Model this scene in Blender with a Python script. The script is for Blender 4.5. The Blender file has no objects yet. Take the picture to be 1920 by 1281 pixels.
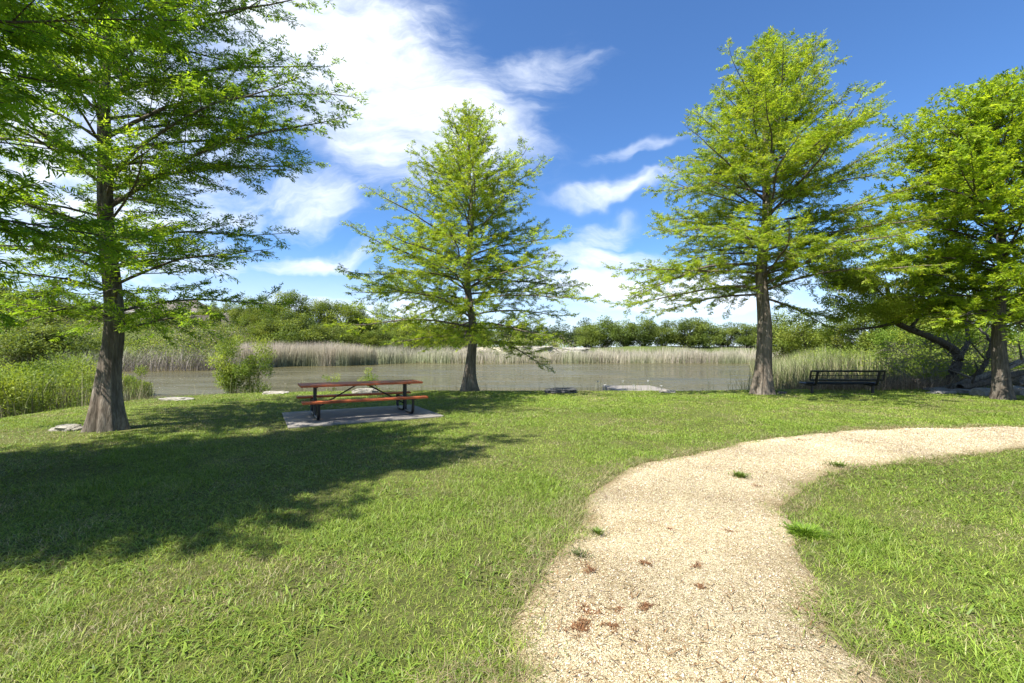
import bpy, math, random
import numpy as np
from mathutils import Vector
C = bpy.context.scene
R = math.radians

# ------------------------------------------------------------------ camera, sky, sun, exposure
CAM_H = 1.45; F = 860.0; HOR = 655.0         # camera height (m); focal length and horizon row, in photo pixels (1920 wide)
cd = bpy.data.cameras.new('camera'); cam = bpy.data.objects.new('camera', cd); C.collection.objects.link(cam)
cam.location = (0, 0, CAM_H); cam.rotation_euler = (R(90), 0, 0)
cd.sensor_width = 36; cd.lens = 36*F/1920; cd.shift_y = (HOR-640.5)/1920; cd.clip_start = .05; cd.clip_end = 3000
C.camera = cam
SUN_EL = 55.5; SHX, SHY = .73, .683           # shadows fall towards (+x, +y)
sun_az = math.atan2(-SHX, -SHY)              # compass angle of the sun, clockwise from +Y
ld = bpy.data.lights.new('sun', 'SUN'); sun = bpy.data.objects.new('sun', ld); C.collection.objects.link(sun)
ld.energy = 4.7; ld.angle = R(.53); ld.color = (1, .955, .87)
v = Vector((SHX*math.cos(R(SUN_EL)), SHY*math.cos(R(SUN_EL)), -math.sin(R(SUN_EL))))
sun.rotation_euler = v.to_track_quat('-Z', 'Y').to_euler()
C.view_settings.view_transform = 'Standard'; C.view_settings.look = 'None'
C.view_settings.exposure = 1.36; C.view_settings.gamma = 1
C.render.engine = 'CYCLES'
C.cycles.max_bounces = 7; C.cycles.diffuse_bounces = 4; C.cycles.glossy_bounces = 2
C.cycles.transmission_bounces = 4; C.cycles.transparent_max_bounces = 4; C.cycles.use_denoising = True
C.cycles.caustics_reflective = False; C.cycles.caustics_refractive = False

w = bpy.data.worlds.new('World'); C.world = w; w.use_nodes = True
nt = w.node_tree; N = nt.nodes; L = nt.links; N.clear()
def nd(t, **k):
    n = N.new(t)
    for a, b in k.items(): setattr(n, a, b)
    return n
def wm(op, a, b=None, c=None, clamp=False):
    n = nd('ShaderNodeMath', operation=op, use_clamp=clamp)
    for i, s in enumerate((a, b, c)):
        if s is None: continue
        if isinstance(s, (int, float)): n.inputs[i].default_value = s
        else: L.new(s, n.inputs[i])
    return n.outputs[0]
sky = nd('ShaderNodeTexSky', sky_type='NISHITA', sun_disc=False, sun_elevation=R(SUN_EL), sun_rotation=sun_az,
         altitude=300, air_density=1.0, dust_density=.6, ozone_density=3.0)
tc = nd('ShaderNodeTexCoord'); sp = nd('ShaderNodeSeparateXYZ'); L.new(tc.outputs['Generated'], sp.inputs[0])
yy = wm('MAXIMUM', wm('ABSOLUTE', sp.outputs[1]), .08)
a_ = wm('DIVIDE', sp.outputs[0], yy); b_ = wm('DIVIDE', sp.outputs[2], yy)
cb = nd('ShaderNodeCombineXYZ'); L.new(a_, cb.inputs[0]); L.new(b_, cb.inputs[1])
def noise(scale, detail, rough, vec, dist=0.0, rot=0, sc=(1, 1, 1), loc=(0, 0, 0)):
    m = nd('ShaderNodeMapping'); m.inputs['Rotation'].default_value = (0, 0, rot); m.inputs['Scale'].default_value = sc
    m.inputs['Location'].default_value = loc; L.new(vec, m.inputs[0])
    n = nd('ShaderNodeTexNoise'); n.inputs['Scale'].default_value = scale; n.inputs['Detail'].default_value = detail
    n.inputs['Roughness'].default_value = rough; n.inputs['Distortion'].default_value = dist
    L.new(m.outputs[0], n.inputs['Vector']); return n
n1 = noise(2.2, 5, .55, cb.outputs[0])
wsub = nd('ShaderNodeVectorMath', operation='SUBTRACT'); L.new(n1.outputs['Color'], wsub.inputs[0]); wsub.inputs[1].default_value = (.5, .5, .5)
wsc = nd('ShaderNodeVectorMath', operation='SCALE'); L.new(wsub.outputs[0], wsc.inputs[0]); wsc.inputs['Scale'].default_value = .30
wad = nd('ShaderNodeVectorMath', operation='ADD'); L.new(cb.outputs[0], wad.inputs[0]); L.new(wsc.outputs[0], wad.inputs[1])
WV = wad.outputs[0]
ELL = [  # cirrus banks: direction (right, up) of the centre, half sizes, tilt, strength; in units of 860 photo pixels
    (560, 60, 330, 230, -28, 1.25), (760, 190, 300, 150, -22, 1.15), (1010, 130, 150, 60, 12, 0.62), (650, 250, 240, 90, -32, 1.1),
    (605, 385, 110, 58, 5, .85), (600, 480, 150, 26, 2, .85), (1160, 358, 160, 24, 10, .62), (1130, 425, 75, 26, 14, .72),
    (150, 260, 420, 380, 0, .95), (1230, 545, 420, 76, 0, 1.2), (700, 585, 560, 46, 0, .85), (330, 480, 200, 60, 5, .7), (1190, 296, 110, 14, 14, .40),
    (1670, 262, 120, 12, 6, .22), (980, 235, 90, 22, 30, .3), (1120, 480, 160, 40, 0, .8)]
acc = None
for px, py, rx, ry, rot, st in ELL:
    s1 = nd('ShaderNodeVectorMath', operation='SUBTRACT'); L.new(WV, s1.inputs[0]); s1.inputs[1].default_value = ((px-960)/F, (HOR-py)/F, 0)
    m = nd('ShaderNodeVectorRotate', rotation_type='Z_AXIS'); L.new(s1.outputs[0], m.inputs['Vector']); m.inputs['Angle'].default_value = R(-rot)
    q = nd('ShaderNodeVectorMath', operation='MULTIPLY'); L.new(m.outputs[0], q.inputs[0]); q.inputs[1].default_value = (F/rx, F/ry, 0)
    ln = nd('ShaderNodeVectorMath', operation='LENGTH'); L.new(q.outputs[0], ln.inputs[0])
    mr = nd('ShaderNodeMapRange', interpolation_type='SMOOTHSTEP'); L.new(ln.outputs['Value'], mr.inputs[0])
    mr.inputs[1].default_value = 1.3; mr.inputs[2].default_value = .25; mr.inputs[3].default_value = 0; mr.inputs[4].default_value = st
    acc = mr.outputs[0] if acc is None else wm('MAXIMUM', acc, mr.outputs[0])
n2 = noise(2.6, 10, .60, WV, .9, R(25), (1.0, 3.4, 1))
n3 = noise(8, 8, .65, WV, .3, R(-30), (.8, 2.0, 1))
nn = wm('ADD', wm('MULTIPLY', n2.outputs['Fac'], .68), wm('MULTIPLY', n3.outputs['Fac'], .32))
cl = wm('ADD', acc, wm('MULTIPLY', wm('SUBTRACT', nn, .5), 2.7))
mr = nd('ShaderNodeMapRange', interpolation_type='SMOOTHSTEP'); L.new(cl, mr.inputs[0])
mr.inputs[1].default_value = .0; mr.inputs[2].default_value = 1.55
gate = nd('ShaderNodeMapRange'); L.new(acc, gate.inputs[0]); gate.inputs[1].default_value = 0; gate.inputs[2].default_value = .3
dens = wm('MULTIPLY', mr.outputs[0], gate.outputs[0], clamp=True)
up = nd('ShaderNodeMapRange'); L.new(sp.outputs[2], up.inputs[0]); up.inputs[1].default_value = 0; up.inputs[2].default_value = .05
dens = wm('MULTIPLY', dens, up.outputs[0], clamp=True)
hz = nd('ShaderNodeMapRange', interpolation_type='SMOOTHSTEP'); L.new(sp.outputs[2], hz.inputs[0]); hz.inputs[1].default_value = .22; hz.inputs[2].default_value = .0; hz.inputs[3].default_value = 0; hz.inputs[4].default_value = .6
dens = wm('MAXIMUM', dens, hz.outputs[0])
ccol = nd('ShaderNodeMixRGB'); L.new(n3.outputs['Fac'], ccol.inputs[0])
ccol.inputs[1].default_value = (5.4, 6.1, 7.2, 1); ccol.inputs[2].default_value = (8.7, 8.9, 9.3, 1)
tint = nd('ShaderNodeMixRGB', blend_type='MULTIPLY'); tint.inputs[0].default_value = 1; L.new(sky.outputs[0], tint.inputs[1])
tint.inputs[2].default_value = (.62, .90, 1.20, 1)      # deep polarised blue
mx = nd('ShaderNodeMixRGB'); L.new(dens, mx.inputs[0]); L.new(tint.outputs[0], mx.inputs[1]); L.new(ccol.outputs[0], mx.inputs[2])
bg = nd('ShaderNodeBackground'); bg.inputs['Strength'].default_value = .070; L.new(mx.outputs[0], bg.inputs[0])
wo = nd('ShaderNodeOutputWorld'); L.new(bg.outputs[0], wo.inputs[0])

# ------------------------------------------------------------------ helpers
def G(px, py, z=0.0):
    """point of the horizontal plane z seen in photo pixel (px, py)"""
    d = (CAM_H-z)*F/(py-HOR); return ((px-960)/F*d, d, z)
def P(px, py, d):
    return ((px-960)/F*d, d, CAM_H+(HOR-py)/F*d)
def tag(o, label=None, cat=None, group=None, kind=None):
    if label: o['label'] = label
    if cat: o['category'] = cat
    if group: o['group'] = group
    if kind: o['kind'] = kind
    return o
def empty(name, loc=(0, 0, 0), rz=0.0):
    o = bpy.data.objects.new(name, None); C.collection.objects.link(o); o.location = loc; o.rotation_euler = (0, 0, rz); o.empty_display_size = .2
    return o
def link(name, me, mat, parent=None, loc=None):
    o = bpy.data.objects.new(name, me); C.collection.objects.link(o)
    if mat and not me.materials: me.materials.append(mat)
    if parent: o.parent = parent
    if loc is not None: o.location = loc
    return o
def copy_tree(o, parent=None):
    c = o.copy(); C.collection.objects.link(c); c.parent = parent
    for ch in [x for x in C.objects if x.parent == o]: copy_tree(ch, c)
    return c
def mesh_np(name, V, quads=None, tris=None, col=None, smooth=False):
    me = bpy.data.meshes.new(name); V = np.asarray(V, np.float32)
    q = np.zeros((0, 4), np.int32) if quads is None else np.asarray(quads, np.int32).reshape(-1, 4)
    t = np.zeros((0, 3), np.int32) if tris is None else np.asarray(tris, np.int32).reshape(-1, 3)
    me.vertices.add(len(V)); me.vertices.foreach_set('co', V.ravel())
    lv = np.concatenate([q.ravel(), t.ravel()]).astype(np.int32)
    me.loops.add(len(lv)); me.loops.foreach_set('vertex_index', lv)
    tot = np.concatenate([np.full(len(q), 4), np.full(len(t), 3)]).astype(np.int32)
    st = np.concatenate([[0], np.cumsum(tot)[:-1]]).astype(np.int32)
    me.polygons.add(len(tot)); me.polygons.foreach_set('loop_start', st); me.polygons.foreach_set('loop_total', tot)
    if smooth: me.polygons.foreach_set('use_smooth', np.ones(len(tot), bool))
    me.update(calc_edges=True)
    if col is not None:
        a = me.color_attributes.new('Col', 'FLOAT_COLOR', 'POINT')
        c4 = np.ones((len(V), 4), np.float32); c4[:, :3] = col; a.data.foreach_set('color', c4.ravel())
    return me
class MB:
    """collects shapes of one part"""
    def __init__(s): s.v = []; s.f = []
    def add(s, v, f):
        b = len(s.v); s.v += [tuple(p) for p in v]; s.f += [tuple(i+b for i in q) for q in f]; return s
    def box(s, c, d, rz=0.0, bev=0.0, ax=None):
        hx, hy, hz = d[0]/2, d[1]/2, d[2]/2; b = min(bev, hx*.9, hy*.9, hz*.9)
        cs, sn = math.cos(rz), math.sin(rz); vs = []
        rings = [(-hz, b), (-hz+b, 0), (hz-b, 0), (hz, b)] if b > 0 else [(-hz, 0), (hz, 0)]
        for z, k in rings:
            for sx, sy in ((-1, -1), (1, -1), (1, 1), (-1, 1)):
                x, y = sx*(hx-k), sy*(hy-k); vs.append((c[0]+x*cs-y*sn, c[1]+x*sn+y*cs, c[2]+z))
        fs = [(3, 2, 1, 0)]; n = len(rings)
        for r in range(n-1):
            for i in range(4): j = (i+1) % 4; fs.append((r*4+i, r*4+j, r*4+4+j, r*4+4+i))
        fs.append(tuple((n-1)*4+i for i in range(4))); return s.add(vs, fs)
    def tube(s, pts, rad, n=10, cap=True):
        pts = [Vector(p) for p in pts]; vs = []; fs = []; m = len(pts)
        if not hasattr(rad, '__len__'): rad = [rad]*m
        ref = None
        for i, p in enumerate(pts):
            t = (pts[min(i+1, m-1)]-pts[max(i-1, 0)]).normalized()
            if ref is None: ref = Vector((0, 0, 1)) if abs(t.z) < .9 else Vector((1, 0, 0))
            a = t.cross(ref).normalized(); b = a.cross(t).normalized(); ref = b
            for k in range(n):
                an = 2*math.pi*k/n; vs.append(p+(a*math.cos(an)+b*math.sin(an))*rad[i])
        for i in range(m-1):
            for k in range(n):
                j = (k+1) % n; fs.append((i*n+k, i*n+j, (i+1)*n+j, (i+1)*n+k))
        if cap: fs.append(tuple(range(n))[::-1]); fs.append(tuple((m-1)*n+k for k in range(n)))
        return s.add(vs, fs)
    def build(s, name, mat, parent=None, smooth=False):
        me = bpy.data.meshes.new(name); me.from_pydata(s.v, [], s.f); me.update()
        if smooth:
            me.polygons.foreach_set('use_smooth', np.ones(len(me.polygons), bool))
            try: me.set_sharp_from_angle(angle=R(40))
            except Exception: pass
        return link(name, me, mat, parent)
def bend(pts, r, n=6):
    """polyline with rounded corners"""
    pts = [Vector(p) for p in pts]; out = [pts[0]]
    for i in range(1, len(pts)-1):
        a = (pts[i-1]-pts[i]); b = (pts[i+1]-pts[i]); rr = min(r, a.length*.49, b.length*.49); a.normalize(); b.normalize()
        p0 = pts[i]+a*rr; p1 = pts[i]+b*rr
        for k in range(n+1):
            t = k/n; out.append(p0*(1-t)**2+pts[i]*2*t*(1-t)+p1*t*t)
    out.append(pts[-1]); return out
def h2(i, j, s):
    x = (i*374761393+j*668265263+s*982451653) & 0xffffffff; x = ((x ^ (x >> 13))*1274126177) & 0xffffffff
    return ((x ^ (x >> 16)) & 0xffffff)/float(0xffffff)
def vn(x, y, s=0):
    x = np.asarray(x, float); y = np.asarray(y, float); i = np.floor(x).astype(np.int64); j = np.floor(y).astype(np.int64)
    u = x-i; w_ = y-j; u = u*u*(3-2*u); w_ = w_*w_*(3-2*w_)
    return (h2(i, j, s)*(1-u)+h2(i+1, j, s)*u)*(1-w_)+(h2(i, j+1, s)*(1-u)+h2(i+1, j+1, s)*u)*w_
def fbm(x, y, s=0, o=4):
    a = 0; t = 0
    for k in range(o): a = a+vn(np.asarray(x)*2**k, np.asarray(y)*2**k, s+k)*.5**k; t += .5**k
    return a/t
def ss(t): t = np.clip(t, 0, 1); return t*t*(3-2*t)
def inpoly(x, y, poly):
    r = np.zeros(len(x), bool); n = len(poly)
    for i in range(n):
        x1, y1 = poly[i]; x2, y2 = poly[(i+1) % n]
        if y1 == y2: continue
        c = ((y1 > y) != (y2 > y)) & (x < (x2-x1)*(y-y1)/(y2-y1)+x1); r ^= c
    return r
def sdf(x, y, poly):
    """distance to polygon edge, positive outside"""
    d = np.full(len(x), 1e9); n = len(poly)
    for i in range(n):
        x1, y1 = poly[i]; x2, y2 = poly[(i+1) % n]; dx, dy = x2-x1, y2-y1
        t = np.clip(((x-x1)*dx+(y-y1)*dy)/(dx*dx+dy*dy), 0, 1)
        d = np.minimum(d, np.hypot(x-x1-t*dx, y-y1-t*dy))
    return np.where(inpoly(x, y, poly), -d, d)
def smooth_poly(p, k=2):
    for _ in range(k):
        q = []
        for i in range(len(p)):
            a, b = p[i], p[(i+1) % len(p)]
            q += [(a[0]*.75+b[0]*.25, a[1]*.75+b[1]*.25), (a[0]*.25+b[0]*.75, a[1]*.25+b[1]*.75)]
        p = q
    return p

# ------------------------------------------------------------------ materials
class M_:
    def __init__(s, name):
        s.m = bpy.data.materials.new(name); s.m.use_nodes = True; s.t = s.m.node_tree; s.t.nodes.clear()
        s.o = s.t.nodes.new('ShaderNodeOutputMaterial'); s.p = s.t.nodes.new('ShaderNodeBsdfPrincipled'); s.t.links.new(s.p.outputs[0], s.o.inputs[0])
        s.tc = s.t.nodes.new('ShaderNodeTexCoord')
    def n(s, t, **k):
        x = s.t.nodes.new(t)
        for a, b in k.items(): setattr(x, a, b)
        return x
    def l(s, a, b): s.t.links.new(a, b)
    def noise(s, scale, detail=4, rough=.6, sc=(1, 1, 1), coord='Object', dist=0):
        m = s.n('ShaderNodeMapping'); s.l(s.tc.outputs[coord], m.inputs[0]); m.inputs['Scale'].default_value = sc
        x = s.n('ShaderNodeTexNoise'); x.inputs['Scale'].default_value = scale; x.inputs['Detail'].default_value = detail
        x.inputs['Roughness'].default_value = rough; x.inputs['Distortion'].default_value = dist; s.l(m.outputs[0], x.inputs['Vector']); return x
    def ramp(s, fac, stops):
        r = s.n('ShaderNodeValToRGB'); e = r.color_ramp.elements
        while len(e) < len(stops): e.new(.5)
        for i, (p, c) in enumerate(stops): e[i].position = p; e[i].color = (*c, 1)
        s.l(fac, r.inputs[0]); return r.outputs[0]
    def bump(s, h, st=.5, d=.02):
        b = s.n('ShaderNodeBump'); b.inputs['Strength'].default_value = st; b.inputs['Distance'].default_value = d
        s.l(h, b.inputs['Height']); s.l(b.outputs[0], s.p.inputs['Normal']); return b
    def mix(s, f, a, b, bt='MIX'):
        x = s.n('ShaderNodeMixRGB', blend_type=bt)
        for i, q in enumerate((f, a, b)):
            if isinstance(q, (int, float)): x.inputs[i].default_value = q
            elif isinstance(q, tuple): x.inputs[i].default_value = (*q, 1)
            else: s.l(q, x.inputs[i])
        return x.outputs[0]
def simple(name, col, rough=.6, var=.25, scale=6, bump=0.0, metal=0, spec=None):
    m = M_(name); nz = m.noise(scale, 5)
    c = m.ramp(nz.outputs['Fac'], [(.25, tuple(x*(1-var) for x in col)), (.75, tuple(min(1, x*(1+var)) for x in col))])
    m.l(c, m.p.inputs['Base Color']); m.p.inputs['Roughness'].default_value = rough; m.p.inputs['Metallic'].default_value = metal
    if spec is not None: m.p.inputs['Specular IOR Level'].default_value = spec
    if bump: m.bump(nz.outputs['Fac'], bump)
    return m.m
def leafmat(name, trans=.4, tmul=(1.5, 1.4, .6), rough=.55, spec=.25):
    m = M_(name); a = m.n('ShaderNodeAttribute', attribute_name='Col')
    m.l(a.outputs['Color'], m.p.inputs['Base Color']); m.p.inputs['Roughness'].default_value = rough; m.p.inputs['Specular IOR Level'].default_value = spec
    t = m.n('ShaderNodeBsdfTranslucent'); m.l(m.mix(1.0, a.outputs['Color'], tmul, 'MULTIPLY'), t.inputs[0])
    x = m.n('ShaderNodeMixShader'); x.inputs[0].default_value = trans; m.l(m.p.outputs[0], x.inputs[1]); m.l(t.outputs[0], x.inputs[2]); m.l(x.outputs[0], m.o.inputs[0])
    return m.m
LEAF = leafmat('cypress_foliage', .55); LEAFB = leafmat('broad_foliage', .42); GRASS = leafmat('grass_blade', .30, (1.2, 1.15, .6), .5, .3)
DRY = leafmat('dry_reed', .15, (1.1, 1, .8), .7, .15)
def barkmat(name, c0, c1, c2):
    m = M_(name); a = m.noise(7, 6, .65, (1.6, 1.6, .16), dist=.3); b = m.noise(30, 6, .7, (1, 1, .12)); g = m.noise(1.6, 3)
    f = m.n('ShaderNodeMath', operation='MULTIPLY_ADD'); m.l(b.outputs['Fac'], f.inputs[0]); f.inputs[1].default_value = .5
    h = m.n('ShaderNodeMath', operation='MULTIPLY'); m.l(a.outputs['Fac'], h.inputs[0]); h.inputs[1].default_value = .5; m.l(h.outputs[0], f.inputs[2])
    c = m.ramp(f.outputs[0], [(.36, c0), (.5, c1), (.64, c2)]); c = m.mix(m.ramp(g.outputs['Fac'], [(.4, (0, 0, 0)), (.65, (.5, .5, .5))]), c, (.10, .095, .08))
    m.l(c, m.p.inputs['Base Color']); m.p.inputs['Roughness'].default_value = .9; m.p.inputs['Specular IOR Level'].default_value = .1; m.bump(f.outputs[0], 1.0, .05); return m.m
BARK = barkmat('cypress_bark', (.05, .039, .03), (.155, .125, .097), (.31, .27, .22))
BARKD = barkmat('dark_bark', (.035, .028, .022), (.10, .082, .064), (.20, .175, .145))
DEADW = barkmat('dead_wood', (.08, .07, .06), (.22, .19, .16), (.40, .36, .31))
ROCK = None
def rockmat(name, cs, bs=1.0):
    m = M_(name); a = m.noise(5, 8, .7); b = m.noise(26, 6, .7); c = m.ramp(a.outputs['Fac'], [(.32, cs[0]), (.5, cs[1]), (.66, cs[2])])
    c = m.mix(.35, c, m.ramp(b.outputs['Fac'], [(.3, cs[0]), (.7, cs[2])])); m.l(c, m.p.inputs['Base Color']); m.p.inputs['Roughness'].default_value = .9
    m.bump(b.outputs['Fac'], bs, .03); return m.m
ROCK = rockmat('limestone', ((.10, .09, .07), (.30, .275, .225), (.44, .41, .35)))
ROCKD = rockmat('dark_rock', ((.018, .018, .018), (.06, .06, .06), (.15, .15, .145)))
ROCKG = rockmat('grey_rock', ((.09, .085, .08), (.21, .20, .185), (.33, .32, .30)))
BLACK = simple('black_paint', (.008, .008, .009), .38, .3, 20)
WHITE = simple('white_petal', (.8, .8, .78), .6, .05)

# ------------------------------------------------------------------ terrain
WZ = -.70
POND = [(-7, 18.8), (0, 19.3), (8, 19.2), (12.4, 20.4), (15.5, 27), (21, 38), (29, 54), (38, 69), (20, 71), (0, 70.5), (-18, 71), (-20, 60), (-30, 57.6), (-29, 47),
        (-36, 43), (-46, 45), (-52, 36), (-44, 24), (-30, 12), (-18, 3), (-12.8, 3.6), (-13.4, 8), (-14.2, 11), (-13.8, 15), (-10.8, 18)]
POND = smooth_poly(POND, 2)
def ground_z(x, y):
    x = np.asarray(x, float); y = np.asarray(y, float); s = sdf(x, y, POND)+(fbm(x*.35, y*.35, 5, 3)-.5)*.7
    near = -.7+.7*ss(s/3.4)
    left = ss((-24-x)/16.)*ss((y-35)/15)
    far = -.7+2.5*ss(s/13)+left*(2.2*ss((s-5)/9)+1.3*ss((s-16)/12))+(fbm(x*.08, y*.08, 9, 4)-.5)*1.2*ss(s/15)
    wf = ss((y-24)/10.); right = ss((x-10)/6)*ss((60-y)/20)*wf
    far = far*(1-right)+right*(-.7+1.3*ss(s/6))
    z = near*(1-wf)+far*wf
    return np.where(s < 0, -.7+np.maximum(s*.35, -1.2), z)
def axis(segs):
    o = []
    for a, b, st in segs: o += list(np.arange(a, b-1e-6, st))
    return np.array(o+[segs[-1][1]])
gx = axis([(-700, -80, 40), (-80, -40, 2), (-40, -16, .7), (-16, 18, .35), (18, 45, .8), (45, 90, 3), (90, 700, 40)])
gy = axis([(-60, -4, 8), (-4, 24, .35), (24, 60, .8), (60, 100, 1), (100, 150, 5), (150, 900, 50)])
X, Y = np.meshgrid(gx, gy); xs, ys = X.ravel(), Y.ravel(); zs = ground_z(xs, ys)
sd = sdf(xs, ys, POND); nx, ny = len(gx), len(gy)
lawn = (ss((sd-2.6)/1.0)*(ys < 26))[:, None]
cl_ = np.array([.105, .115, .04])*(.8+.4*fbm(xs*.8, ys*.8, 3)[:, None]); cb_ = np.array([.115, .10, .055])*(.7+.6*fbm(xs*.6, ys*.6, 4)[:, None])
lime = ss((fbm(xs*.12, ys*.25, 21, 4)-.48)/.1)[:, None]*ss((ys-66)/4)[:, None]
lime = lime*ss((xs+25)/10)[:, None]*ss((17-xs)/5)[:, None]
cf_ = np.array([.09, .115, .035])*(.6+.8*fbm(xs*.3, ys*.3, 11)[:, None])
cfar = cf_*(1-lime)+lime*np.array([.50, .46, .37])
fw = ss((sd-2)/4)[:, None]*(ys > 26)[:, None]
col = cb_*(1-lawn)*(1-fw)+lawn*cl_+fw*cfar
i, j = np.meshgrid(np.arange(nx-1), np.arange(ny-1)); b0 = (j*nx+i).ravel()
me = mesh_np('ground', np.stack([xs, ys, zs], 1), np.stack([b0, b0+1, b0+nx+1, b0+nx], 1), None, col, True)
m = M_('ground_soil'); a = m.n('ShaderNodeAttribute', attribute_name='Col'); nz = m.noise(9, 8, .7); n2_ = m.noise(60, 4, .7)
m.l(m.mix(.85, a.outputs['Color'], m.ramp(nz.outputs['Fac'], [(.3, (.45, .45, .42)), (.7, (1.3, 1.25, 1.1))]), 'MULTIPLY'), m.p.inputs['Base Color'])
m.p.inputs['Roughness'].default_value = .95; m.p.inputs['Specular IOR Level'].default_value = .1; m.bump(n2_.outputs['Fac'], .8, .03)
tag(link('ground', me, m.m), kind='structure')

# water
me = mesh_np('pond_water', [(-120, -10, WZ), (120, -10, WZ), (120, 110, WZ), (-120, 110, WZ)], [(0, 1, 2, 3)])
me = bpy.data.meshes.new('pond_water'); pl = smooth_poly([(x*1.0, y) for x, y in POND], 0)
cx, cy = 0, 45
big = [(x+(x+8)*.06, y+(y-40)*.05) for x, y in pl]
me.from_pydata([(x, y, WZ) for x, y in big], [], [tuple(range(len(big)))]); me.update()
m = M_('pond_water'); m.p.inputs['Roughness'].default_value = .05; m.p.inputs['IOR'].default_value = 1.33
c = m.ramp(m.noise(.15, 3).outputs['Fac'], [(.3, (.078, .070, .026)), (.7, (.105, .090, .036))]); m.l(c, m.p.inputs['Base Color'])
mrr = m.n('ShaderNodeMapRange'); m.l(m.noise(.35, 4, .6, (.25, 1, 1)).outputs['Fac'], mrr.inputs[0]); mrr.inputs[1].default_value = .42; mrr.inputs[2].default_value = .62; mrr.inputs[3].default_value = .02; mrr.inputs[4].default_value = .28; m.l(mrr.outputs[0], m.p.inputs['Roughness'])
r1 = m.noise(2.2, 5, .6, (.6, 1.7, 1)); r2 = m.noise(9, 4, .6, (.6, 1.6, 1))
ad = m.n('ShaderNodeMath', operation='MULTIPLY_ADD'); m.l(r2.outputs['Fac'], ad.inputs[0]); ad.inputs[1].default_value = .3; m.l(r1.outputs['Fac'], ad.inputs[2])
m.bump(ad.outputs[0], 1.0, .19)
tag(link('pond_water', me, m.m), kind='structure')

# gravel path
LE = [(905, 1400), (945, 1281), (962, 1190), (1000, 1110), (1050, 1040), (1085, 985), (1118, 930), (1168, 890), (1240, 866), (1330, 846), (1430, 826), (1530, 813), (1640, 806), (1800, 803), (1920, 802), (2150, 801)]
RE = [(1760, 1400), (1650, 1281), (1565, 1160), (1510, 1070), (1490, 1005), (1472, 948), (1492, 915), (1545, 887), (1620, 872), (1720, 863), (1800, 856), (1860, 845), (1920, 839), (2200, 834)]
le = [G(*p)[:2] for p in LE]; re_ = [G(*p)[:2] for p in RE]
le = [(le[0][0]-.15, -2.0)]+le; re_ = [(re_[0][0]+.3, -2.0)]+re_
def cr(p, k=8):
    o = []
    for i in range(len(p)-1):
        a, b, c, d = [np.array(p[min(max(i+q, 0), len(p)-1)]) for q in (-1, 0, 1, 2)]
        for t in np.arange(k)/k: o.append(tuple(.5*(2*b+(c-a)*t+(2*a-5*b+4*c-d)*t*t+(3*b-a-3*c+d)*t**3)))
    return o+[p[-1]]
le, re_ = cr(le), cr(re_)
def rag(p, s, amp):
    p = np.array(p); n = (fbm(p[:, 0]*2.4, p[:, 1]*2.4, s, 4)-.5)*amp; t = np.gradient(p, axis=0); t /= np.linalg.norm(t, axis=1)[:, None]+1e-9
    return [tuple(q) for q in p+np.stack([-t[:, 1], t[:, 0]], 1)*n[:, None]]
PATH = rag(le, 31, .30)+rag(re_, 41, .30)[::-1]
gx2 = np.arange(-1.6, 24, .08); gy2 = np.arange(-2, 9.6, .08); X, Y = np.meshgrid(gx2, gy2); sp_ = sdf(X.ravel(), Y.ravel(), PATH)
zz = .012+np.clip(-sp_, 0, .3)*.06+(fbm(X.ravel()*2, Y.ravel()*2, 7)-.5)*.02; zz = np.where(sp_ > .0, .012-np.minimum(sp_*.5, .06), zz)
i, j = np.meshgrid(np.arange(len(gx2)-1), np.arange(len(gy2)-1)); b0 = (j*len(gx2)+i).ravel(); nx = len(gx2)
keep = (sp_[b0] < .14) & (sp_[b0+nx+1] < .14)
b0 = b0[keep]; qd = np.stack([b0, b0+1, b0+nx+1, b0+nx], 1); uq, inv = np.unique(qd, return_inverse=True)
pv = np.stack([X.ravel(), Y.ravel(), zz], 1)[uq]; edge = ss((sp_[uq]+.05)/.15)[:, None]
gc = np.array([.49, .415, .27])*(.66+.62*fbm(pv[:, 0]*1.1, pv[:, 1]*1.1, 15, 5))[:, None]*(1-edge)+edge*np.array([.22, .165, .095])
me = mesh_np('gravel_path', pv, inv.reshape(-1, 4), None, gc, True)
m = M_('gravel'); a = m.n('ShaderNodeAttribute', attribute_name='Col')
vo = m.n('ShaderNodeTexVoronoi'); vo.inputs['Scale'].default_value = 85; m.l(m.tc.outputs['Object'], vo.inputs['Vector'])
v2 = m.n('ShaderNodeTexVoronoi'); v2.inputs['Scale'].default_value = 190; m.l(m.tc.outputs['Object'], v2.inputs['Vector'])
bw = m.n('ShaderNodeRGBToBW'); m.l(vo.outputs['Color'], bw.inputs[0])
c = m.mix(1.0, a.outputs['Color'], m.ramp(bw.outputs[0], [(.15, (.62, .55, .45)), (.45, (.95, .93, .88)), (.85, (1.3, 1.32, 1.35))]), 'MULTIPLY')
c = m.mix(.55, c, m.ramp(m.noise(1.3, 6, .7).outputs['Fac'], [(.35, (.66, .56, .44)), (.6, (1.08, 1.08, 1.08))]), 'MULTIPLY')
m.l(c, m.p.inputs['Base Color']); m.p.inputs['Roughness'].default_value = .95; m.p.inputs['Specular IOR Level'].default_value = .1
ad = m.n('ShaderNodeMath', operation='ADD'); m.l(vo.outputs['Distance'], ad.inputs[0]); m.l(v2.outputs['Distance'], ad.inputs[1]); bp = m.bump(ad.outputs[0], .9, .012); bp.invert = True
PATHO = tag(link('gravel_path', me, m.m), kind='structure')

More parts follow.
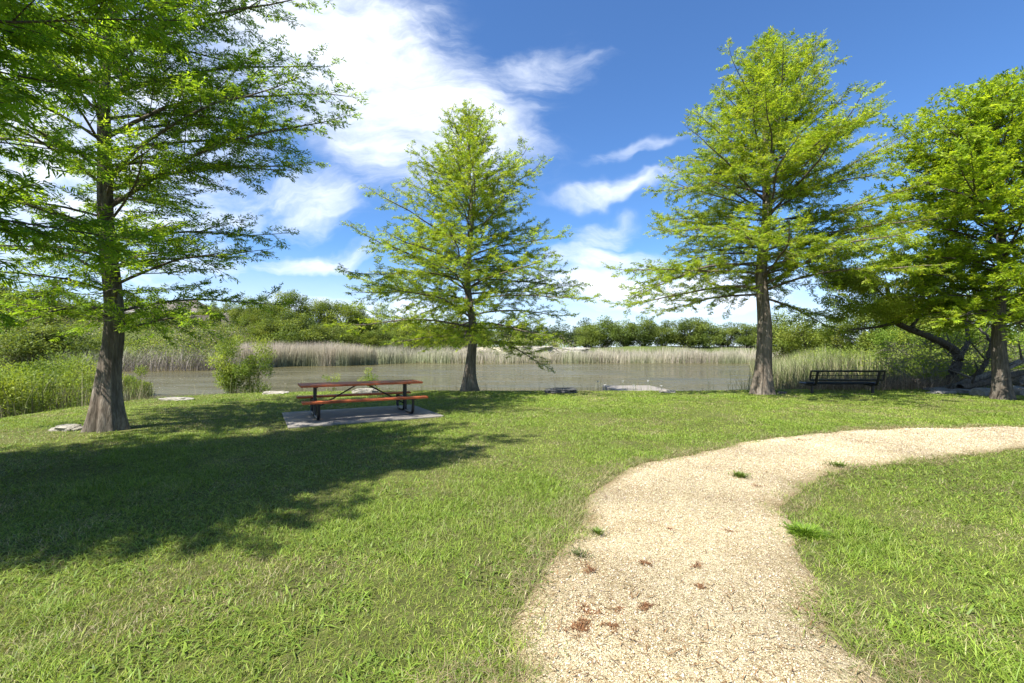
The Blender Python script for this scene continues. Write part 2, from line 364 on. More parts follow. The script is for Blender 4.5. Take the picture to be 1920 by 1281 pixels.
# loose gravel stones on the path
rg = np.random.default_rng(5)
def frustum_points(n_per, y0, y1, rg, k=1.28, pw=1.0, x_lim=None):
    """points whose density per m2 falls as 1/distance"""
    n = int(n_per*(y1-y0)); y = rg.uniform(y0, y1, n); x = rg.uniform(-1, 1, n)*(k*y+1.0); return x, y
x, y = frustum_points(60000, 1.5, 9.4, rg, 1.3); s_ = sdf(x, y, PATH); k = (s_ < .0) & (rg.random(len(x)) < ss((.02-s_)/.25)); x, y = x[k], y[k]; n = len(x)
sz = rg.gamma(3, .0010, n)+.0018; sz = np.clip(sz, .0018, .012)*(1+np.clip(y-3, 0, 6)*.12)
ang = rg.uniform(0, 6.28, n); oct_ = np.array([(1, 0, 0), (0, 1, 0), (-1, 0, 0), (0, -1, 0), (0, 0, .7), (0, 0, -.5)], float)
V = oct_[None]*(rg.uniform(.6, 1.2, (n, 6, 1)))*sz[:, None, None]; V[:, :, 1] *= rg.uniform(.5, 1, (n, 1))
cs, sn = np.cos(ang)[:, None], np.sin(ang)[:, None]; V = np.stack([V[:, :, 0]*cs-V[:, :, 1]*sn, V[:, :, 0]*sn+V[:, :, 1]*cs, V[:, :, 2]], 2)
sp1 = sdf(x, y, PATH); pz = .012+np.clip(-sp1, 0, .3)*.06+(fbm(x*2, y*2, 7)-.5)*.02
V += np.stack([x, y, pz+sz*.25], 1)[:, None]; T = np.array([(0, 1, 4), (1, 2, 4), (2, 3, 4), (3, 0, 4), (1, 0, 5), (2, 1, 5), (3, 2, 5), (0, 3, 5)])
t = (T[None]+6*np.arange(n)[:, None, None]).reshape(-1, 3); cc = np.array([.57, .49, .335])*(.66+.62*fbm(x*1.1, y*1.1, 15, 5))[:, None]*rg.uniform(.65, 1.22, (n, 1))*np.stack([np.ones(n), rg.uniform(.93, 1.03, n), rg.uniform(.8, 1.15, n)], 1)
m = M_('pebble'); a = m.n('ShaderNodeAttribute', attribute_name='Col'); m.l(a.outputs['Color'], m.p.inputs['Base Color']); m.p.inputs['Roughness'].default_value = .9
tag(link('gravel_stones', mesh_np('gravel_stones', V.reshape(-1, 3), None, t, np.repeat(cc, 6, 0)), m.m), 'loose tan limestone gravel spread over the curved path', 'gravel', kind='stuff')

# ------------------------------------------------------------------ blades (grass, reeds)
def blades(pos, h, w_, lean, col, rg, seg=2, curve=1.6, tip=None, az=None):
    n = len(h); az = rg.uniform(0, 2*np.pi, n) if az is None else az; d = np.stack([np.cos(az), np.sin(az), np.zeros(n)], 1)
    wa = az+np.pi/2+rg.normal(0, .5, n); wd = np.stack([np.cos(wa), np.sin(wa), np.zeros(n)], 1)
    V = []; Cc = []
    for k in range(seg+1):
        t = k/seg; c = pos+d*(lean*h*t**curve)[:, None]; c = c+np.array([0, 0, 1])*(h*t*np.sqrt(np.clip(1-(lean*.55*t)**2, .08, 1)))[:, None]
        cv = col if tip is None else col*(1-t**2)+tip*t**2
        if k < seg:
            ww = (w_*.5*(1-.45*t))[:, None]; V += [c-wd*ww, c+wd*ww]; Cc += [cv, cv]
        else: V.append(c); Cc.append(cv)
    m_ = len(V); V = np.stack(V, 1).reshape(-1, 3); Cc = np.stack(Cc, 1).reshape(-1, 3); b = (np.arange(n)*m_)[:, None]
    q = np.concatenate([b+np.array([[2*k, 2*k+1, 2*k+3, 2*k+2]]) for k in range(seg-1)]) if seg > 1 else None
    t = b+np.array([[2*seg-2, 2*seg-1, 2*seg]]); return V, q, t, Cc
def mixc(cs, p, n, rg, jit=.18):
    c = np.array(cs)[rg.choice(len(cs), n, p=p)]; return c*(1+rg.normal(0, jit, (n, 1))).clip(.45, 1.7)
PADC = (-3.31, 10.05); PADR = math.atan2(.49, .871)
def pad_local(x, y):
    c, s = math.cos(PADR), math.sin(PADR); dx, dy = x-PADC[0], y-PADC[1]; return dx*c+dy*s, -dx*s+dy*c
x, y = frustum_points(70000, 1.3, 17.5, rg, 1.3)
s_ = sdf(x, y, PATH)+(fbm(x*4, y*4, 77, 4)-.5)*.62+.045; sp2 = sdf(x, y, POND)
lx, ly = pad_local(x, y); pad = (np.abs(lx) < 1.47) & (np.abs(ly) < 1.09)
tb = np.hypot(x+7.3, y-8.3); bare = ((x+8.6)/1.5)**2+((y-7.6)/.75)**2
dens_ = ss((s_+.10)/.18)*.95; dens_ = np.where(sp2 < 2.4, ss((sp2-.4)/2)*.6, dens_)*np.where(tb < .55, .0, 1)*np.where(bare < 1, .25, 1)
pt = fbm(x*1.1+3, y*1.1, 51, 4); dens_ *= .72+.28*ss((pt-.34)/.15)
k = (~pad) & (rg.random(len(x)) < dens_); x, y, s_, sp2, bare = x[k], y[k], s_[k], sp2[k], bare[k]; n = len(x)
pa = fbm(x*.55, y*.55, 61, 4); pb = fbm(x*1.7, y*1.7, 71, 4)
gr = mixc([(.175, .265, .03), (.23, .305, .04), (.12, .195, .025), (.29, .335, .065), (.38, .35, .16)], [.34, .29, .17, .14, .06], n, rg)
dryw = (ss((pb-.55)/.10)*.5+ss((.34-s_)/.3)*.55+(bare < 1)*.6).clip(0, .9); isdry = rg.random(n) < dryw*.75
gr = np.where(isdry[:, None], mixc([(.36, .30, .17), (.26, .20, .11), (.44, .40, .24), (.20, .21, .08)], [.35, .2, .15, .3], n, rg), gr)
gr *= ((.70+.6*pa)*(.75+.5*fbm(x*5, y*5, 201, 2)))[:, None]*np.array([1., 1, 1]); lush = ss((fbm(x*.8, y*.8, 91, 3)-.57)/.08)
gr = gr*(1-.4*lush[:, None])+.4*lush[:, None]*np.array([.14, .235, .025])
h = rg.uniform(.016, .037, n)*(.45+1.15*fbm(x*3.2, y*3.2, 191, 3))*(.85+.5*lush)*(1+.3*(y < 5)); tall = rg.random(n) < .03; h = np.where(tall, h*1.9, h)*(1+.5*(s_ < .2)*(rg.random(n) < .5))
w_ = np.maximum(rg.uniform(.0022, .0042, n), .00072*y)*(1+.25*lush); zz = ground_z(x, y)
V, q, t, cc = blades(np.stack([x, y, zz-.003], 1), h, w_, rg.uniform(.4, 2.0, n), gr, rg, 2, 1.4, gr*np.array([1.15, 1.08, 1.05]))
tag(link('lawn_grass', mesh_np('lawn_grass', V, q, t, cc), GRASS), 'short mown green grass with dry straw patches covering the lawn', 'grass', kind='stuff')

x, y = frustum_points(60000, 1.3, 10, rg, 1.3); s_ = sdf(x, y, PATH)+(fbm(x*3, y*3, 177, 4)-.5)*.5; k = (np.abs(s_) < .26) & (rg.random(len(x)) < ss((.28-np.abs(s_))/.25)*np.where(s_ > .02, .95, .35)*ss((vn(x*1.3, y*1.3, 5)-.25)/.3)+.05); x, y = x[k], y[k]; n = len(x)
c = mixc([(.33, .26, .15), (.24, .175, .10), (.42, .36, .23), (.17, .16, .07), (.15, .20, .05)], [.3, .24, .16, .12, .18], n, rg)
V, q, t, cc = blades(np.stack([x, y, np.full(n, .010)], 1), rg.uniform(.02, .06, n), np.maximum(rg.uniform(.0015, .003, n), .0006*y), rg.uniform(.8, 3, n), c, rg, 2, 1.2)
tag(link('thatch', mesh_np('thatch', V, q, t, cc), GRASS), 'dry straw thatch and runners fraying the edges of the gravel path', 'thatch', kind='stuff')

x, y = frustum_points(3500, 1.5, 10, rg, 1.3); s_ = sdf(x, y, PATH); k = (s_ < -.03) & (rg.random(len(x)) < ss((fbm(x*1.6, y*1.6, 303, 4)-.50)/.12)*.9+.05+.3*(s_ > -.25)); x, y = x[k], y[k]; n = len(x)
c = mixc([(.20, .11, .05), (.14, .075, .035), (.28, .19, .10), (.33, .25, .14)], [.3, .25, .25, .2], n, rg)
V, q, t, cc = blades(np.stack([x, y, np.full(n, .042)], 1), rg.uniform(.008, .028, n), np.maximum(rg.uniform(.003, .007, n), .0011*y), rg.uniform(1, 4, n), c, rg, 2, 1.2)
tag(link('path_litter', mesh_np('path_litter', V, q, t, cc), DRY), 'scattered brown leaf crumbs and needles lying on the gravel path', 'litter', kind='stuff')
x, y = frustum_points(9000, 1.3, 16, rg, 1.3); s_ = sdf(x, y, PATH); lx, ly = pad_local(x, y); k = (s_ > -.02) & (fbm(x*1.7, y*1.7, 404, 4) > .53) & ~((np.abs(lx) < 1.5) & (np.abs(ly) < 1.12)) & (sdf(x, y, POND) > 3); x, y = x[k], y[k]; n = len(x)
c = mixc([(.15, .225, .03), (.195, .265, .04), (.11, .175, .025)], [.4, .35, .25], n, rg)
V, q, t, cc = blades(np.stack([x, y, np.zeros(n)], 1), rg.uniform(.02, .055, n), np.maximum(rg.uniform(.006, .014, n), .0009*y), rg.uniform(.8, 2.6, n), c, rg, 2, 1.3)
tag(link('lawn_weeds', mesh_np('lawn_weeds', V, q, t, cc), GRASS), 'patches of broad leaved green weeds mixed into the lawn', 'weeds', kind='stuff')

# ------------------------------------------------------------------ trees
def nrm(a): return a/(np.linalg.norm(a, axis=-1, keepdims=True)+1e-9)
class Wood:
    def __init__(s): s.V = []; s.Q = []; s.b = 0
    def tubes(s, P_, Rr, n=5):
        """P_ (B, K, 3) polylines, Rr (B, K) radii"""
        P_ = np.asarray(P_, float); Rr = np.asarray(Rr, float); B, K = P_.shape[:2]
        T = nrm(np.gradient(P_, axis=1)); up_ = np.where(np.abs(T[..., 2:]) > .9, np.array([1., 0, 0]), np.array([0, 0, 1.]))
        a = nrm(np.cross(T, up_)); b = np.cross(a, T); an = np.arange(n)*2*np.pi/n
        V = P_[:, :, None]+(a[:, :, None]*np.cos(an)[:, None]+b[:, :, None]*np.sin(an)[:, None])*Rr[:, :, None, None]
        s.V.append(V.reshape(-1, 3)); i = np.arange(B)[:, None, None]*K*n; k = np.arange(K-1)[None, :, None]*n; c = np.arange(n)[None, None]; c2 = (c+1) % n
        q = np.stack([i+k+c, i+k+c2, i+k+n+c2, i+k+n+c], -1).reshape(-1, 4)+s.b; s.Q.append(q); s.b += B*K*n
    def raw(s, V, Q): s.V.append(V); s.Q.append(np.asarray(Q)+s.b); s.b += len(V)
    def build(s, name, mat, parent):
        return link(name, mesh_np(name, np.concatenate(s.V), np.concatenate(s.Q), None, None, True), mat, parent)
def trunk_mesh(wd, pts, rad, n=32, flute=0.0, seed=0):
    pts = np.array(pts, float); K = len(pts); an = np.arange(n)*2*np.pi/n; V = []
    z0 = pts[0, 2]
    for i in range(K):
        t = max(0, 1-(pts[i, 2]-z0)/1.6); f = 1+flute*t*(.5*np.cos(an*5+seed)+.35*np.cos(an*8+seed*2)+.3*np.cos(an*3+1))
        f = f*(1+.06*(vn(an*3.0, np.full(n, pts[i, 2]*2.2), seed)-.5)); r = rad[i]*f
        V.append(np.stack([pts[i, 0]+r*np.cos(an), pts[i, 1]+r*np.sin(an), np.full(n, pts[i, 2])], 1))
    V = np.concatenate(V); k = np.arange(K-1)[:, None]*n; c = np.arange(n)[None]; c2 = (c+1) % n
    wd.raw(V, np.stack([k+c, k+c2, k+n+c2, k+n+c], -1).reshape(-1, 4))
def leaves(pos, d, nm, ln, wd, col, fold=.0):
    """lance shaped leaflets: one quad each"""
    d = nrm(d); sd_ = nrm(np.cross(d, nm)); L_ = ln[:, None]; W = wd[:, None]*.5
    V = np.stack([pos, pos+d*L_*.42+sd_*W, pos+d*L_, pos+d*L_*.42-sd_*W], 1).reshape(-1, 3)
    n = len(pos); q = np.arange(n*4).reshape(-1, 4); return V, q, np.repeat(col, 4, 0)
def cypress(name, base, height, r0, r1, prof, low, nprim, seed, label, group, cols, cprob, leaf=.075, lw=.26, sec=6.0, ter=.085, nl=13, lean=(0, 0), flute=.12,
            bark=None, elo=4, ehi=58, droop=0.0, stretch=None, dead=0, only=None, full=0.0, wood=1.0, hang=-.12):
    rg = np.random.default_rng(seed); root = empty(name, base); wd = Wood(); zt = [p[0] for p in prof]; rt = [p[1] for p in prof]
    K = 46; z = np.concatenate([np.linspace(0, 1.6, 18), np.linspace(1.6, height, K-17)[1:]]); t = z/height
    wob = np.stack([(vn(z*.5, z*0+seed, seed)-.5)*.25*ss(z/2)+lean[0]*t**1.2, (vn(z*.5, z*0+seed, seed+3)-.5)*.25*ss(z/2)+lean[1]*t**1.2], 1)
    rad = r1*(1-t)**.9+.012+(r0-r1)*np.exp(-z/.55)*(1-t)
    pts = np.stack([wob[:, 0], wob[:, 1], z-.04], 1); trunk_mesh(wd, pts, rad, 40, flute, seed)
    A = []; B = []; D = []; U = []    # shoots
    g = 0
    for i in range(nprim):
        u = (i+rg.random())/nprim; z0 = low+(height-low-.15)*u**.92; tt = (z0-low)/(height-low)
        az = i*2.399963+rg.normal(0, .35); R_ = np.interp(z0, zt, rt)*rg.uniform(.74, 1.06)
        if only is not None and not only(az, z0): continue
        if stretch: R_ *= stretch(az, z0)
        e0 = R(elo+(ehi-elo)*tt**1.15+rg.normal(0, 6)); Ln = R_/max(.45, math.cos(e0))
        se = max(.12, math.sin(e0+.22)); Ln = max(.22, min(Ln, (height-.05-z0)/se)) if e0 > .15 else Ln
        n = 9; st = Ln/(n-1); p = np.array([np.interp(z0, z, pts[:, 0]), np.interp(z0, z, pts[:, 1]), z0]); pl_ = [p.copy()]; a = az; e = e0+R(10)
        for k in range(n-1):
            a += rg.normal(0, .10); e += rg.normal(0, .06)-R(droop)/(n-1)+(R(3) if k > 5 else -R(3.5)*(1-tt))
            p = p+st*np.array([math.cos(e)*math.cos(a), math.cos(e)*math.sin(a), math.sin(e)]); pl_.append(p.copy())
        pl_ = np.array(pl_); rb = (.009+.0062*Ln*(r1/.16)**.5*(1-tt*.3))*wood; rr = rb*(1-np.linspace(0, 1, n))**.8+.003; wd.tubes(pl_[None], rr[None], 6)
        T = nrm(np.gradient(pl_, axis=0)); ns = max(4, int(Ln*sec)); ts = np.clip(.10+.90*(np.arange(ns)+rg.random(ns)*.7)/ns, 0, .995)
        ts = ts[ts*Ln > .18] if len(ts) > 3 else ts; ns = len(ts)
        fi = ts*(n-1); i0 = np.minimum(fi.astype(int), n-2); fr = (fi-i0)[:, None]; q = pl_[i0]*(1-fr)+pl_[i0+1]*fr; tg = nrm(T[i0]*(1-fr)+T[i0+1]*fr)
        side = np.where(np.arange(ns) % 2 == 0, 1., -1.)[:, None]; upv = np.tile([0, 0, 1.], (ns, 1)); lat = nrm(np.cross(tg, upv)); nu = np.cross(lat, tg)
        an = R(48)+rg.normal(0, .22, ns)[:, None]; roll = rg.normal(.05, .42+full, ns)[:, None]
        dr = tg*np.cos(an)+(lat*side*np.cos(roll)+nu*np.sin(roll))*np.sin(an)
        ls = (np.minimum(.22+.42*(1-ts)*Ln, 1.25)*rg.uniform(.6, 1.15, ns)).clip(.16); m_ = 4; u4 = np.linspace(0, 1, m_)
        bendz = rg.normal(-.04, .10, ns); SP = q[:, None]+dr[:, None]*(ls[:, None]*u4)[..., None]+np.array([0, 0, 1.])*(bendz*ls)[:, None, None]*(u4**2)[None, :, None]
        wd.tubes(SP, (.0035+.006*ls)[:, None]*(1-u4*.7)[None], 3)
        # tertiary shoots
        for k in range(ns):
            nt_ = max(2, int(ls[k]/ter)); tv = (np.arange(nt_)+rg.random(nt_))/nt_*.85+.12; qq = SP[k, 0]*(1-tv[:, None])+SP[k, -1]*tv[:, None]+0
            sd2 = np.where(np.arange(nt_) % 2 == 0, 1., -1.)[:, None]; la = nrm(np.cross(dr[k], [0, 0, 1.]))[None]; nu2 = np.cross(la, dr[k][None])
            ro = rg.normal(.1, .55+full, nt_)[:, None]; an2 = R(42)+rg.normal(0, .25, nt_)[:, None]
            dd = dr[k][None]*np.cos(an2)+(la*sd2*np.cos(ro)+nu2*np.sin(ro))*np.sin(an2); l2 = rg.uniform(.10, .26, nt_)*(1.1-.4*tv)
            A.append(qq); B.append(qq+dd*l2[:, None]); D.append(dd); U.append(l2)
            A.append(SP[k, -1][None]); B.append((SP[k, -1]+dr[k]*.16)[None]); D.append(dr[k][None]); U.append(np.array([.16]))
    A = np.concatenate(A); B = np.concatenate(B); D = np.concatenate(D); U = np.concatenate(U); S = len(A)
    sel = rg.random(S) < .5; wd.tubes(np.stack([A[sel], B[sel]], 1), np.tile([.0028, .001], (sel.sum(), 1)), 3)
    tk = wd.build('trunk', bark or BARK, root)
    # leaflets, vectorised: (S, nl)
    tl = (np.arange(nl)+.5)/nl; pos = A[:, None]*(1-tl)[None, :, None]+B[:, None]*tl[None, :, None]
    la = nrm(np.cross(D, np.tile([0, 0, 1.], (S, 1))+rg.normal(0, .35, (S, 3)))); nu = np.cross(la, D)
    sd2 = np.where(np.arange(nl) % 2 == 0, 1., -1.)[None, :, None]; an = R(50)+rg.normal(0, .25, (S, nl, 1))
    dd = D[:, None]*np.cos(an)+la[:, None]*sd2*np.sin(an)+rg.normal(0, .22, (S, nl, 3))+np.array([0, 0, hang]); nm = nu[:, None]+rg.normal(0, .45, (S, nl, 3))
    pos = pos+rg.normal(0, .012, pos.shape)
    n = S*nl; ln = rg.uniform(.65, 1.25, n)*leaf; cbase = mixc(cols, cprob, S, rg, .14)
    cc = np.repeat(cbase, nl, 0)*(1+rg.normal(0, .10, (n, 1)))
    V, q, c = leaves(pos.reshape(-1, 3), dd.reshape(-1, 3), nrm(nm).reshape(-1, 3), ln, ln*lw, cc)
    link('crown', mesh_np('crown', V, q, None, c), LEAF, root); tag(root, label, 'tree', group)
    print(name, 'leaves', n); return root
CG = [(.262, .35, .032), (.205, .305, .028), (.32, .395, .045), (.14, .22, .025), (.29, .34, .055)]; CPb = [.32, .26, .20, .12, .10]
def NEAR(a, z):
    a = (math.degrees(a)+180) % 360-180
    k = float(np.interp(a, [-180, -100, -40, -5, 15, 60, 85, 130, 180], [.8, .65, .5, .66, 1.0, 1.14, .85, .7, .8]))
    return k*(1 if z < 5.5 else .97)
x0, y0, _ = G(880, 733)
cypress('cypress_tree', (x0, y0, 0), 9.75, .36, .155, [(0, 2.8), (1.7, 4.0), (2.6, 4.9), (3.6, 4.8), (4.5, 4.2), (5.5, 3.2), (6.5, 2.4), (7.5, 1.6), (8.5, 1.0), (9.3, .5), (9.9, .25)],
        1.75, 92, 11, 'slender conical bald cypress standing alone beyond the picnic table at the pond edge', 'cypress trees on the lawn', CG, CPb, ter=.075, lean=(.1, 0), flute=.10, leaf=.086, lw=.24, nl=17, elo=-3, ehi=52, sec=5.6, hang=-.22)
x0, y0, _ = G(1430, 739)
cypress('cypress_tree', (x0, y0, 0), 11.5, .38, .235, [(0, 2.4), (2.9, 3.9), (3.6, 5.3), (4.6, 5.1), (6, 4.1), (7.5, 3.1), (8.7, 2.1), (9.9, 1.2), (10.8, .5), (11.5, .25)],
        3.05, 112, 23, 'tallest bald cypress with clear grey trunk standing just left of the black bench', 'cypress trees on the lawn', CG, CPb, ter=.074, lean=(.1, 0), flute=.12, leaf=.088, lw=.24, elo=0, ehi=52, nl=17, sec=5.6, hang=-.22)
x0, y0, _ = G(203, 806)
cypress('cypress_tree', (x0, y0, 0), 10.6, .28, .16, [(0, 2.8), (1.7, 3.6), (3, 3.7), (4.2, 4.1), (5.5, 4.2), (7, 3.4), (8.5, 2.4), (10, .8), (10.6, .2)],
        1.65, 92, 37, 'bald cypress with broad fluted grey trunk at the left lawn edge', 'cypress trees on the lawn', [(.22, .34, .03), (.18, .30, .028), (.28, .39, .045), (.13, .22, .025)], [.34, .3, .2, .16],
        ter=.062, nl=14, sec=5.2, flute=.36, leaf=.085, lw=.24, elo=6, droop=6, stretch=lambda a, z: 1-.42*float(ss(np.array((-math.sin(a)+.1)/.6)))*(z < 6.5))
cypress('overhanging_tree', (-7.3, 2.35, 0), 8.2, .40, .20, [(0, 2.6), (1.9, 3.9), (3, 4.4), (4.5, 4.7), (5.5, 4.2), (6.5, 3.2), (7.5, 1.6), (8.2, .4)],
        1.85, 132, 53, 'dark green tree whose nearest leafy branches hang into the upper left corner', 'cypress trees on the lawn', [(.20, .34, .028), (.24, .38, .032), (.15, .27, .025), (.30, .43, .04)], [.36, .3, .22, .12],
        ter=.048, nl=15, flute=.2, leaf=.105, lw=.18, elo=4, droop=8, wood=.55, hang=-.35, sec=6.6, bark=BARKD, stretch=lambda a, z: NEAR(a, z))
x0, y0, _ = G(1879, 749)
cypress('dense_tree', (x0, y0, 0), 9.1, .27, .17, [(0, 3.0), (1.9, 3.8), (3, 4.4), (4.5, 4.2), (5.5, 3.4), (6.5, 2.6), (8, 1.5), (9.1, .4)],
        2.0, 98, 67, 'dense bright green leafy tree with dark trunk at the right edge of the lawn', 'leafy trees at the right', [(.285, .385, .03), (.235, .34, .028), (.34, .43, .045), (.165, .26, .025)], [.34, .3, .22, .14],
        ter=.078, nl=14, leaf=.098, lw=.36, flute=.1, bark=BARKD, elo=8, ehi=50, full=.25, stretch=lambda a, z: 1-.42*float(ss(np.array((-math.cos(a)-.1)/.5)))*(z < 3.8))

# broad-crowned trees, shrubs
def crown_np(rg, cl, rad, n_leaf, size, cols, pr, flat=.75, lw=.5, droop=0):
    """leaf faces scattered through clumps: cl (K,3) centres, rad (K,)"""
    K = len(cl); wgt = rad**2/np.sum(rad**2); idx = rg.choice(K, n_leaf, p=wgt); d = nrm(rg.normal(0, 1, (n_leaf, 3)))
    rr = rad[idx]*rg.random(n_leaf)**.45*rg.uniform(.8, 1.15, n_leaf); pos = cl[idx]+d*rr[:, None]*np.array([1, 1, flat])
    dd = d+rg.normal(0, .7, (n_leaf, 3))+np.array([0, 0, droop]); nm = nrm(rg.normal(0, .7, (n_leaf, 3))+np.array([0, 0, .8])+d*.5)
    ln = size*rg.uniform(.6, 1.3, n_leaf); cb2 = mixc(cols, pr, K, rg, .12)[idx]*(1+rg.normal(0, .15, (n_leaf, 1)))
    return leaves(pos, dd, nm, ln, ln*lw, cb2)
def broad_parts(seed, H, Rr, trunk_h, r0, K, n_leaf, size, cols, pr, flat=.7, lw=.5, nlimb=9, crad=.34, droop=0, top=1.0):
    """meshes of one broad crowned tree: wood and crown"""
    rg = np.random.default_rng(seed); cl = []
    while len(cl) < K:
        p = rg.uniform(-1, 1, 3); q = np.linalg.norm(p)
        if q > 1 or q < .35 and rg.random() < .7: continue
        cl.append(p)
    cl = np.array(cl); hc = H-trunk_h; cl = cl*np.array([Rr*.8, Rr*.8, hc*.45])+np.array([0, 0, trunk_h+hc*.5]); cl[:, 2] += rg.normal(0, hc*.05, K)
    rad = np.full(K, Rr*crad)*rg.uniform(.6, 1.25, K); wd = Wood()
    lb = rg.choice(K, min(nlimb, K), replace=False); u = np.linspace(0, 1, 7)
    for i, k in enumerate(lb):
        a = np.array([0, 0, 0.]); b = cl[k]; c = np.array([b[0]*.18, b[1]*.18, trunk_h*.9+rg.normal(0, .1*trunk_h)]); pl_ = ((1-u)**2)[:, None]*a+(2*u*(1-u))[:, None]*c+(u**2)[:, None]*b
        pl_[1:-1] += rg.normal(0, .04*H/5, (5, 3)); wd.tubes(pl_[None], (r0*(1-u*.88)*(1 if i < 2 else .55))[None], 7)
        for _ in range(5):
            s0 = pl_[rg.integers(3, 6)]; e_ = cl[k]+rg.normal(0, Rr*.25, 3); wd.tubes(np.stack([s0, (s0+e_)/2+rg.normal(0, .05*Rr, 3), e_])[None], np.array([[r0*.16, r0*.1, r0*.03]]), 4)
    V, q, c = crown_np(rg, cl, rad, n_leaf, size, cols, pr, flat, lw, droop)
    return mesh_np('trunk', np.concatenate(wd.V), np.concatenate(wd.Q), None, None, True), mesh_np('crown', V, q, None, c)
def place(name, parts, loc, sc, rz, label, cat, group, bark=BARKD, lm=None, names=('trunk', 'crown')):
    o = empty(name, loc, rz); o.scale = sc if hasattr(sc, '__len__') else (sc, sc, sc)
    link(names[0], parts[0], bark, o); link(names[1], parts[1], lm or LEAFB, o); return tag(o, label, cat, group)
OAK = [(.135, .18, .035), (.105, .15, .03), (.17, .215, .042), (.075, .11, .025)]; OP = [.35, .3, .2, .15]
LIME = [(.22, .28, .045), (.175, .24, .038), (.27, .32, .055), (.13, .19, .032)]
oaks = [broad_parts(100+i, 6.5, 3.9, .25, .2, 44, 11000, .26, OAK, OP, .7, .6) for i in range(4)]
LIMEF = [tuple(v*.78 for v in c) for c in LIME]
limes = [broad_parts(120+i, 8, 3.7, .4, .18, 40, 11000, .24, LIMEF, OP, .8, .55) for i in range(3)]
junip = [broad_parts(140+i, 5.5, 2.3, .5, .15, 26, 5500, .22, [(.05, .08, .025), (.07, .10, .03), (.035, .06, .02)], [.4, .35, .25], 1.0, .5) for i in range(2)]
rt_ = np.random.default_rng(8)
ORD = 'first second third fourth fifth sixth seventh eighth ninth tenth eleventh twelfth thirteenth fourteenth fifteenth sixteenth seventeenth eighteenth nineteenth twentieth'.split()
def row(items, kind, label, group, wide, nm):
    for i, (px, py, d) in enumerate(sorted(items)): far(px, py, d, kind if kind != 'mix' else ('oak' if px % 2 else 'lime'), label % ORD[i], group, wide, nm)
def far(px, py_top, d, kind, label, group, wide=1.0, nm='oak_tree'):
    x, y, z = P(px, py_top, d); gz = float(ground_z(np.array([x]), np.array([y]))[0]); set_, h0 = {'oak': (oaks, 6.5), 'lime': (limes, 8), 'jun': (junip, 5.5)}[kind]
    s = (z-gz)/h0*1.04; pr = set_[rt_.integers(len(set_))]; s *= rt_.uniform(.88, 1.12); sx = s*wide*rt_.uniform(.9, 1.3)
    return place(nm, pr, (x, y, gz-.15), (sx, sx, s), rt_.uniform(0, 6.28), label, 'tree', group)
GA = 'treeline behind the far reeds'
row([(1105, 612, 92), (1135, 601, 90), (1172, 598, 88), (1205, 594, 86), (1245, 602, 86), (1290, 598, 84), (1325, 600, 82), (1362, 604, 84), (1400, 606, 82), (1440, 600, 84)], 'oak', '%s from the left of the round oaks in the treeline behind the far reeds', GA, 1.05, 'oak_tree')
row([(1012, 612, 110), (1042, 609, 108), (1075, 612, 112), (1098, 606, 116), (985, 606, 105), (955, 602, 100)], 'jun', '%s from the left of the dark junipers above the pale limestone bank', GA, 1.5, 'juniper_tree')
row([(470, 566, 70), (520, 560, 70), (500, 556, 76), (548, 545, 80), (600, 552, 82), (640, 560, 84), (680, 572, 86), (455, 560, 74), (720, 580, 88), (765, 585, 90)], 'lime', '%s from the left of the tall light green trees on the left far bank', 'light green trees on the left far bank', 1.0, 'bank_tree')
row([(490, 600, 64), (545, 606, 64), (597, 612, 66), (643, 615, 74), (690, 620, 76), (735, 618, 77), (781, 616, 78), (827, 614, 80), (871, 612, 82), (915, 615, 84), (525, 590, 66), (575, 596, 68), (625, 606, 74), (668, 612, 76), (715, 612, 78), (760, 610, 80), (805, 600, 84), (850, 602, 88), (900, 604, 92)], 'mix', '%s from the left of the low trees just behind the far reeds', 'low trees behind the left reeds', 1.1, 'bank_tree')
row([(60, 545, 60), (140, 560, 70), (-60, 520, 62), (-160, 500, 60), (20, 590, 50), (-80, 580, 48), (95, 585, 54), (175, 590, 62), (130, 610, 48), (50, 605, 45)], 'oak', '%s from the left of the dark oaks on the far left bank', 'oaks on the left bank', 1.3, 'oak_tree')
row([(405, 572, 82), (440, 575, 84), (365, 566, 104), (300, 560, 108), (425, 560, 98), (270, 575, 79), (385, 570, 80), (352, 578, 79), (330, 590, 78), (220, 560, 92), (180, 565, 90), (335, 556, 112), (250, 556, 104)], 'lime', '%s from the left of the hilltop trees beside the wooden fence', 'hilltop trees by the fence', .8, 'hill_tree')
row([(1475, 598, 60), (1520, 588, 52), (1570, 590, 48), (1625, 575, 45), (1690, 560, 42), (1760, 550, 42), (1840, 540, 40), (1930, 530, 40), (2030, 520, 42), (2140, 510, 42)], 'lime', '%s from the left of the pale green trees behind the black bench', 'thicket behind the bench', 1.05, 'thicket_tree')
# distant wood that closes the horizon
Vs = []; Qs = []; Cs = []; b = 0; rg = np.random.default_rng(77); K = 420
wx = rg.uniform(-230, 230, K); wy = rg.uniform(112, 190, K)-np.abs(wx)*.25; wz = ground_z(wx, wy)
cl = np.stack([wx, wy, wz+rg.uniform(.8, 3.6, K)], 1); rad = rg.uniform(2.2, 4.0, K)
V, q, c = crown_np(rg, cl, rad, 60000, .55, OAK, OP, .75, .6)
tag(link('distant_wood', mesh_np('distant_wood', V, q, None, c), LEAFB), 'far off dark green wood closing the horizon beyond the pond', 'wood', kind='stuff')

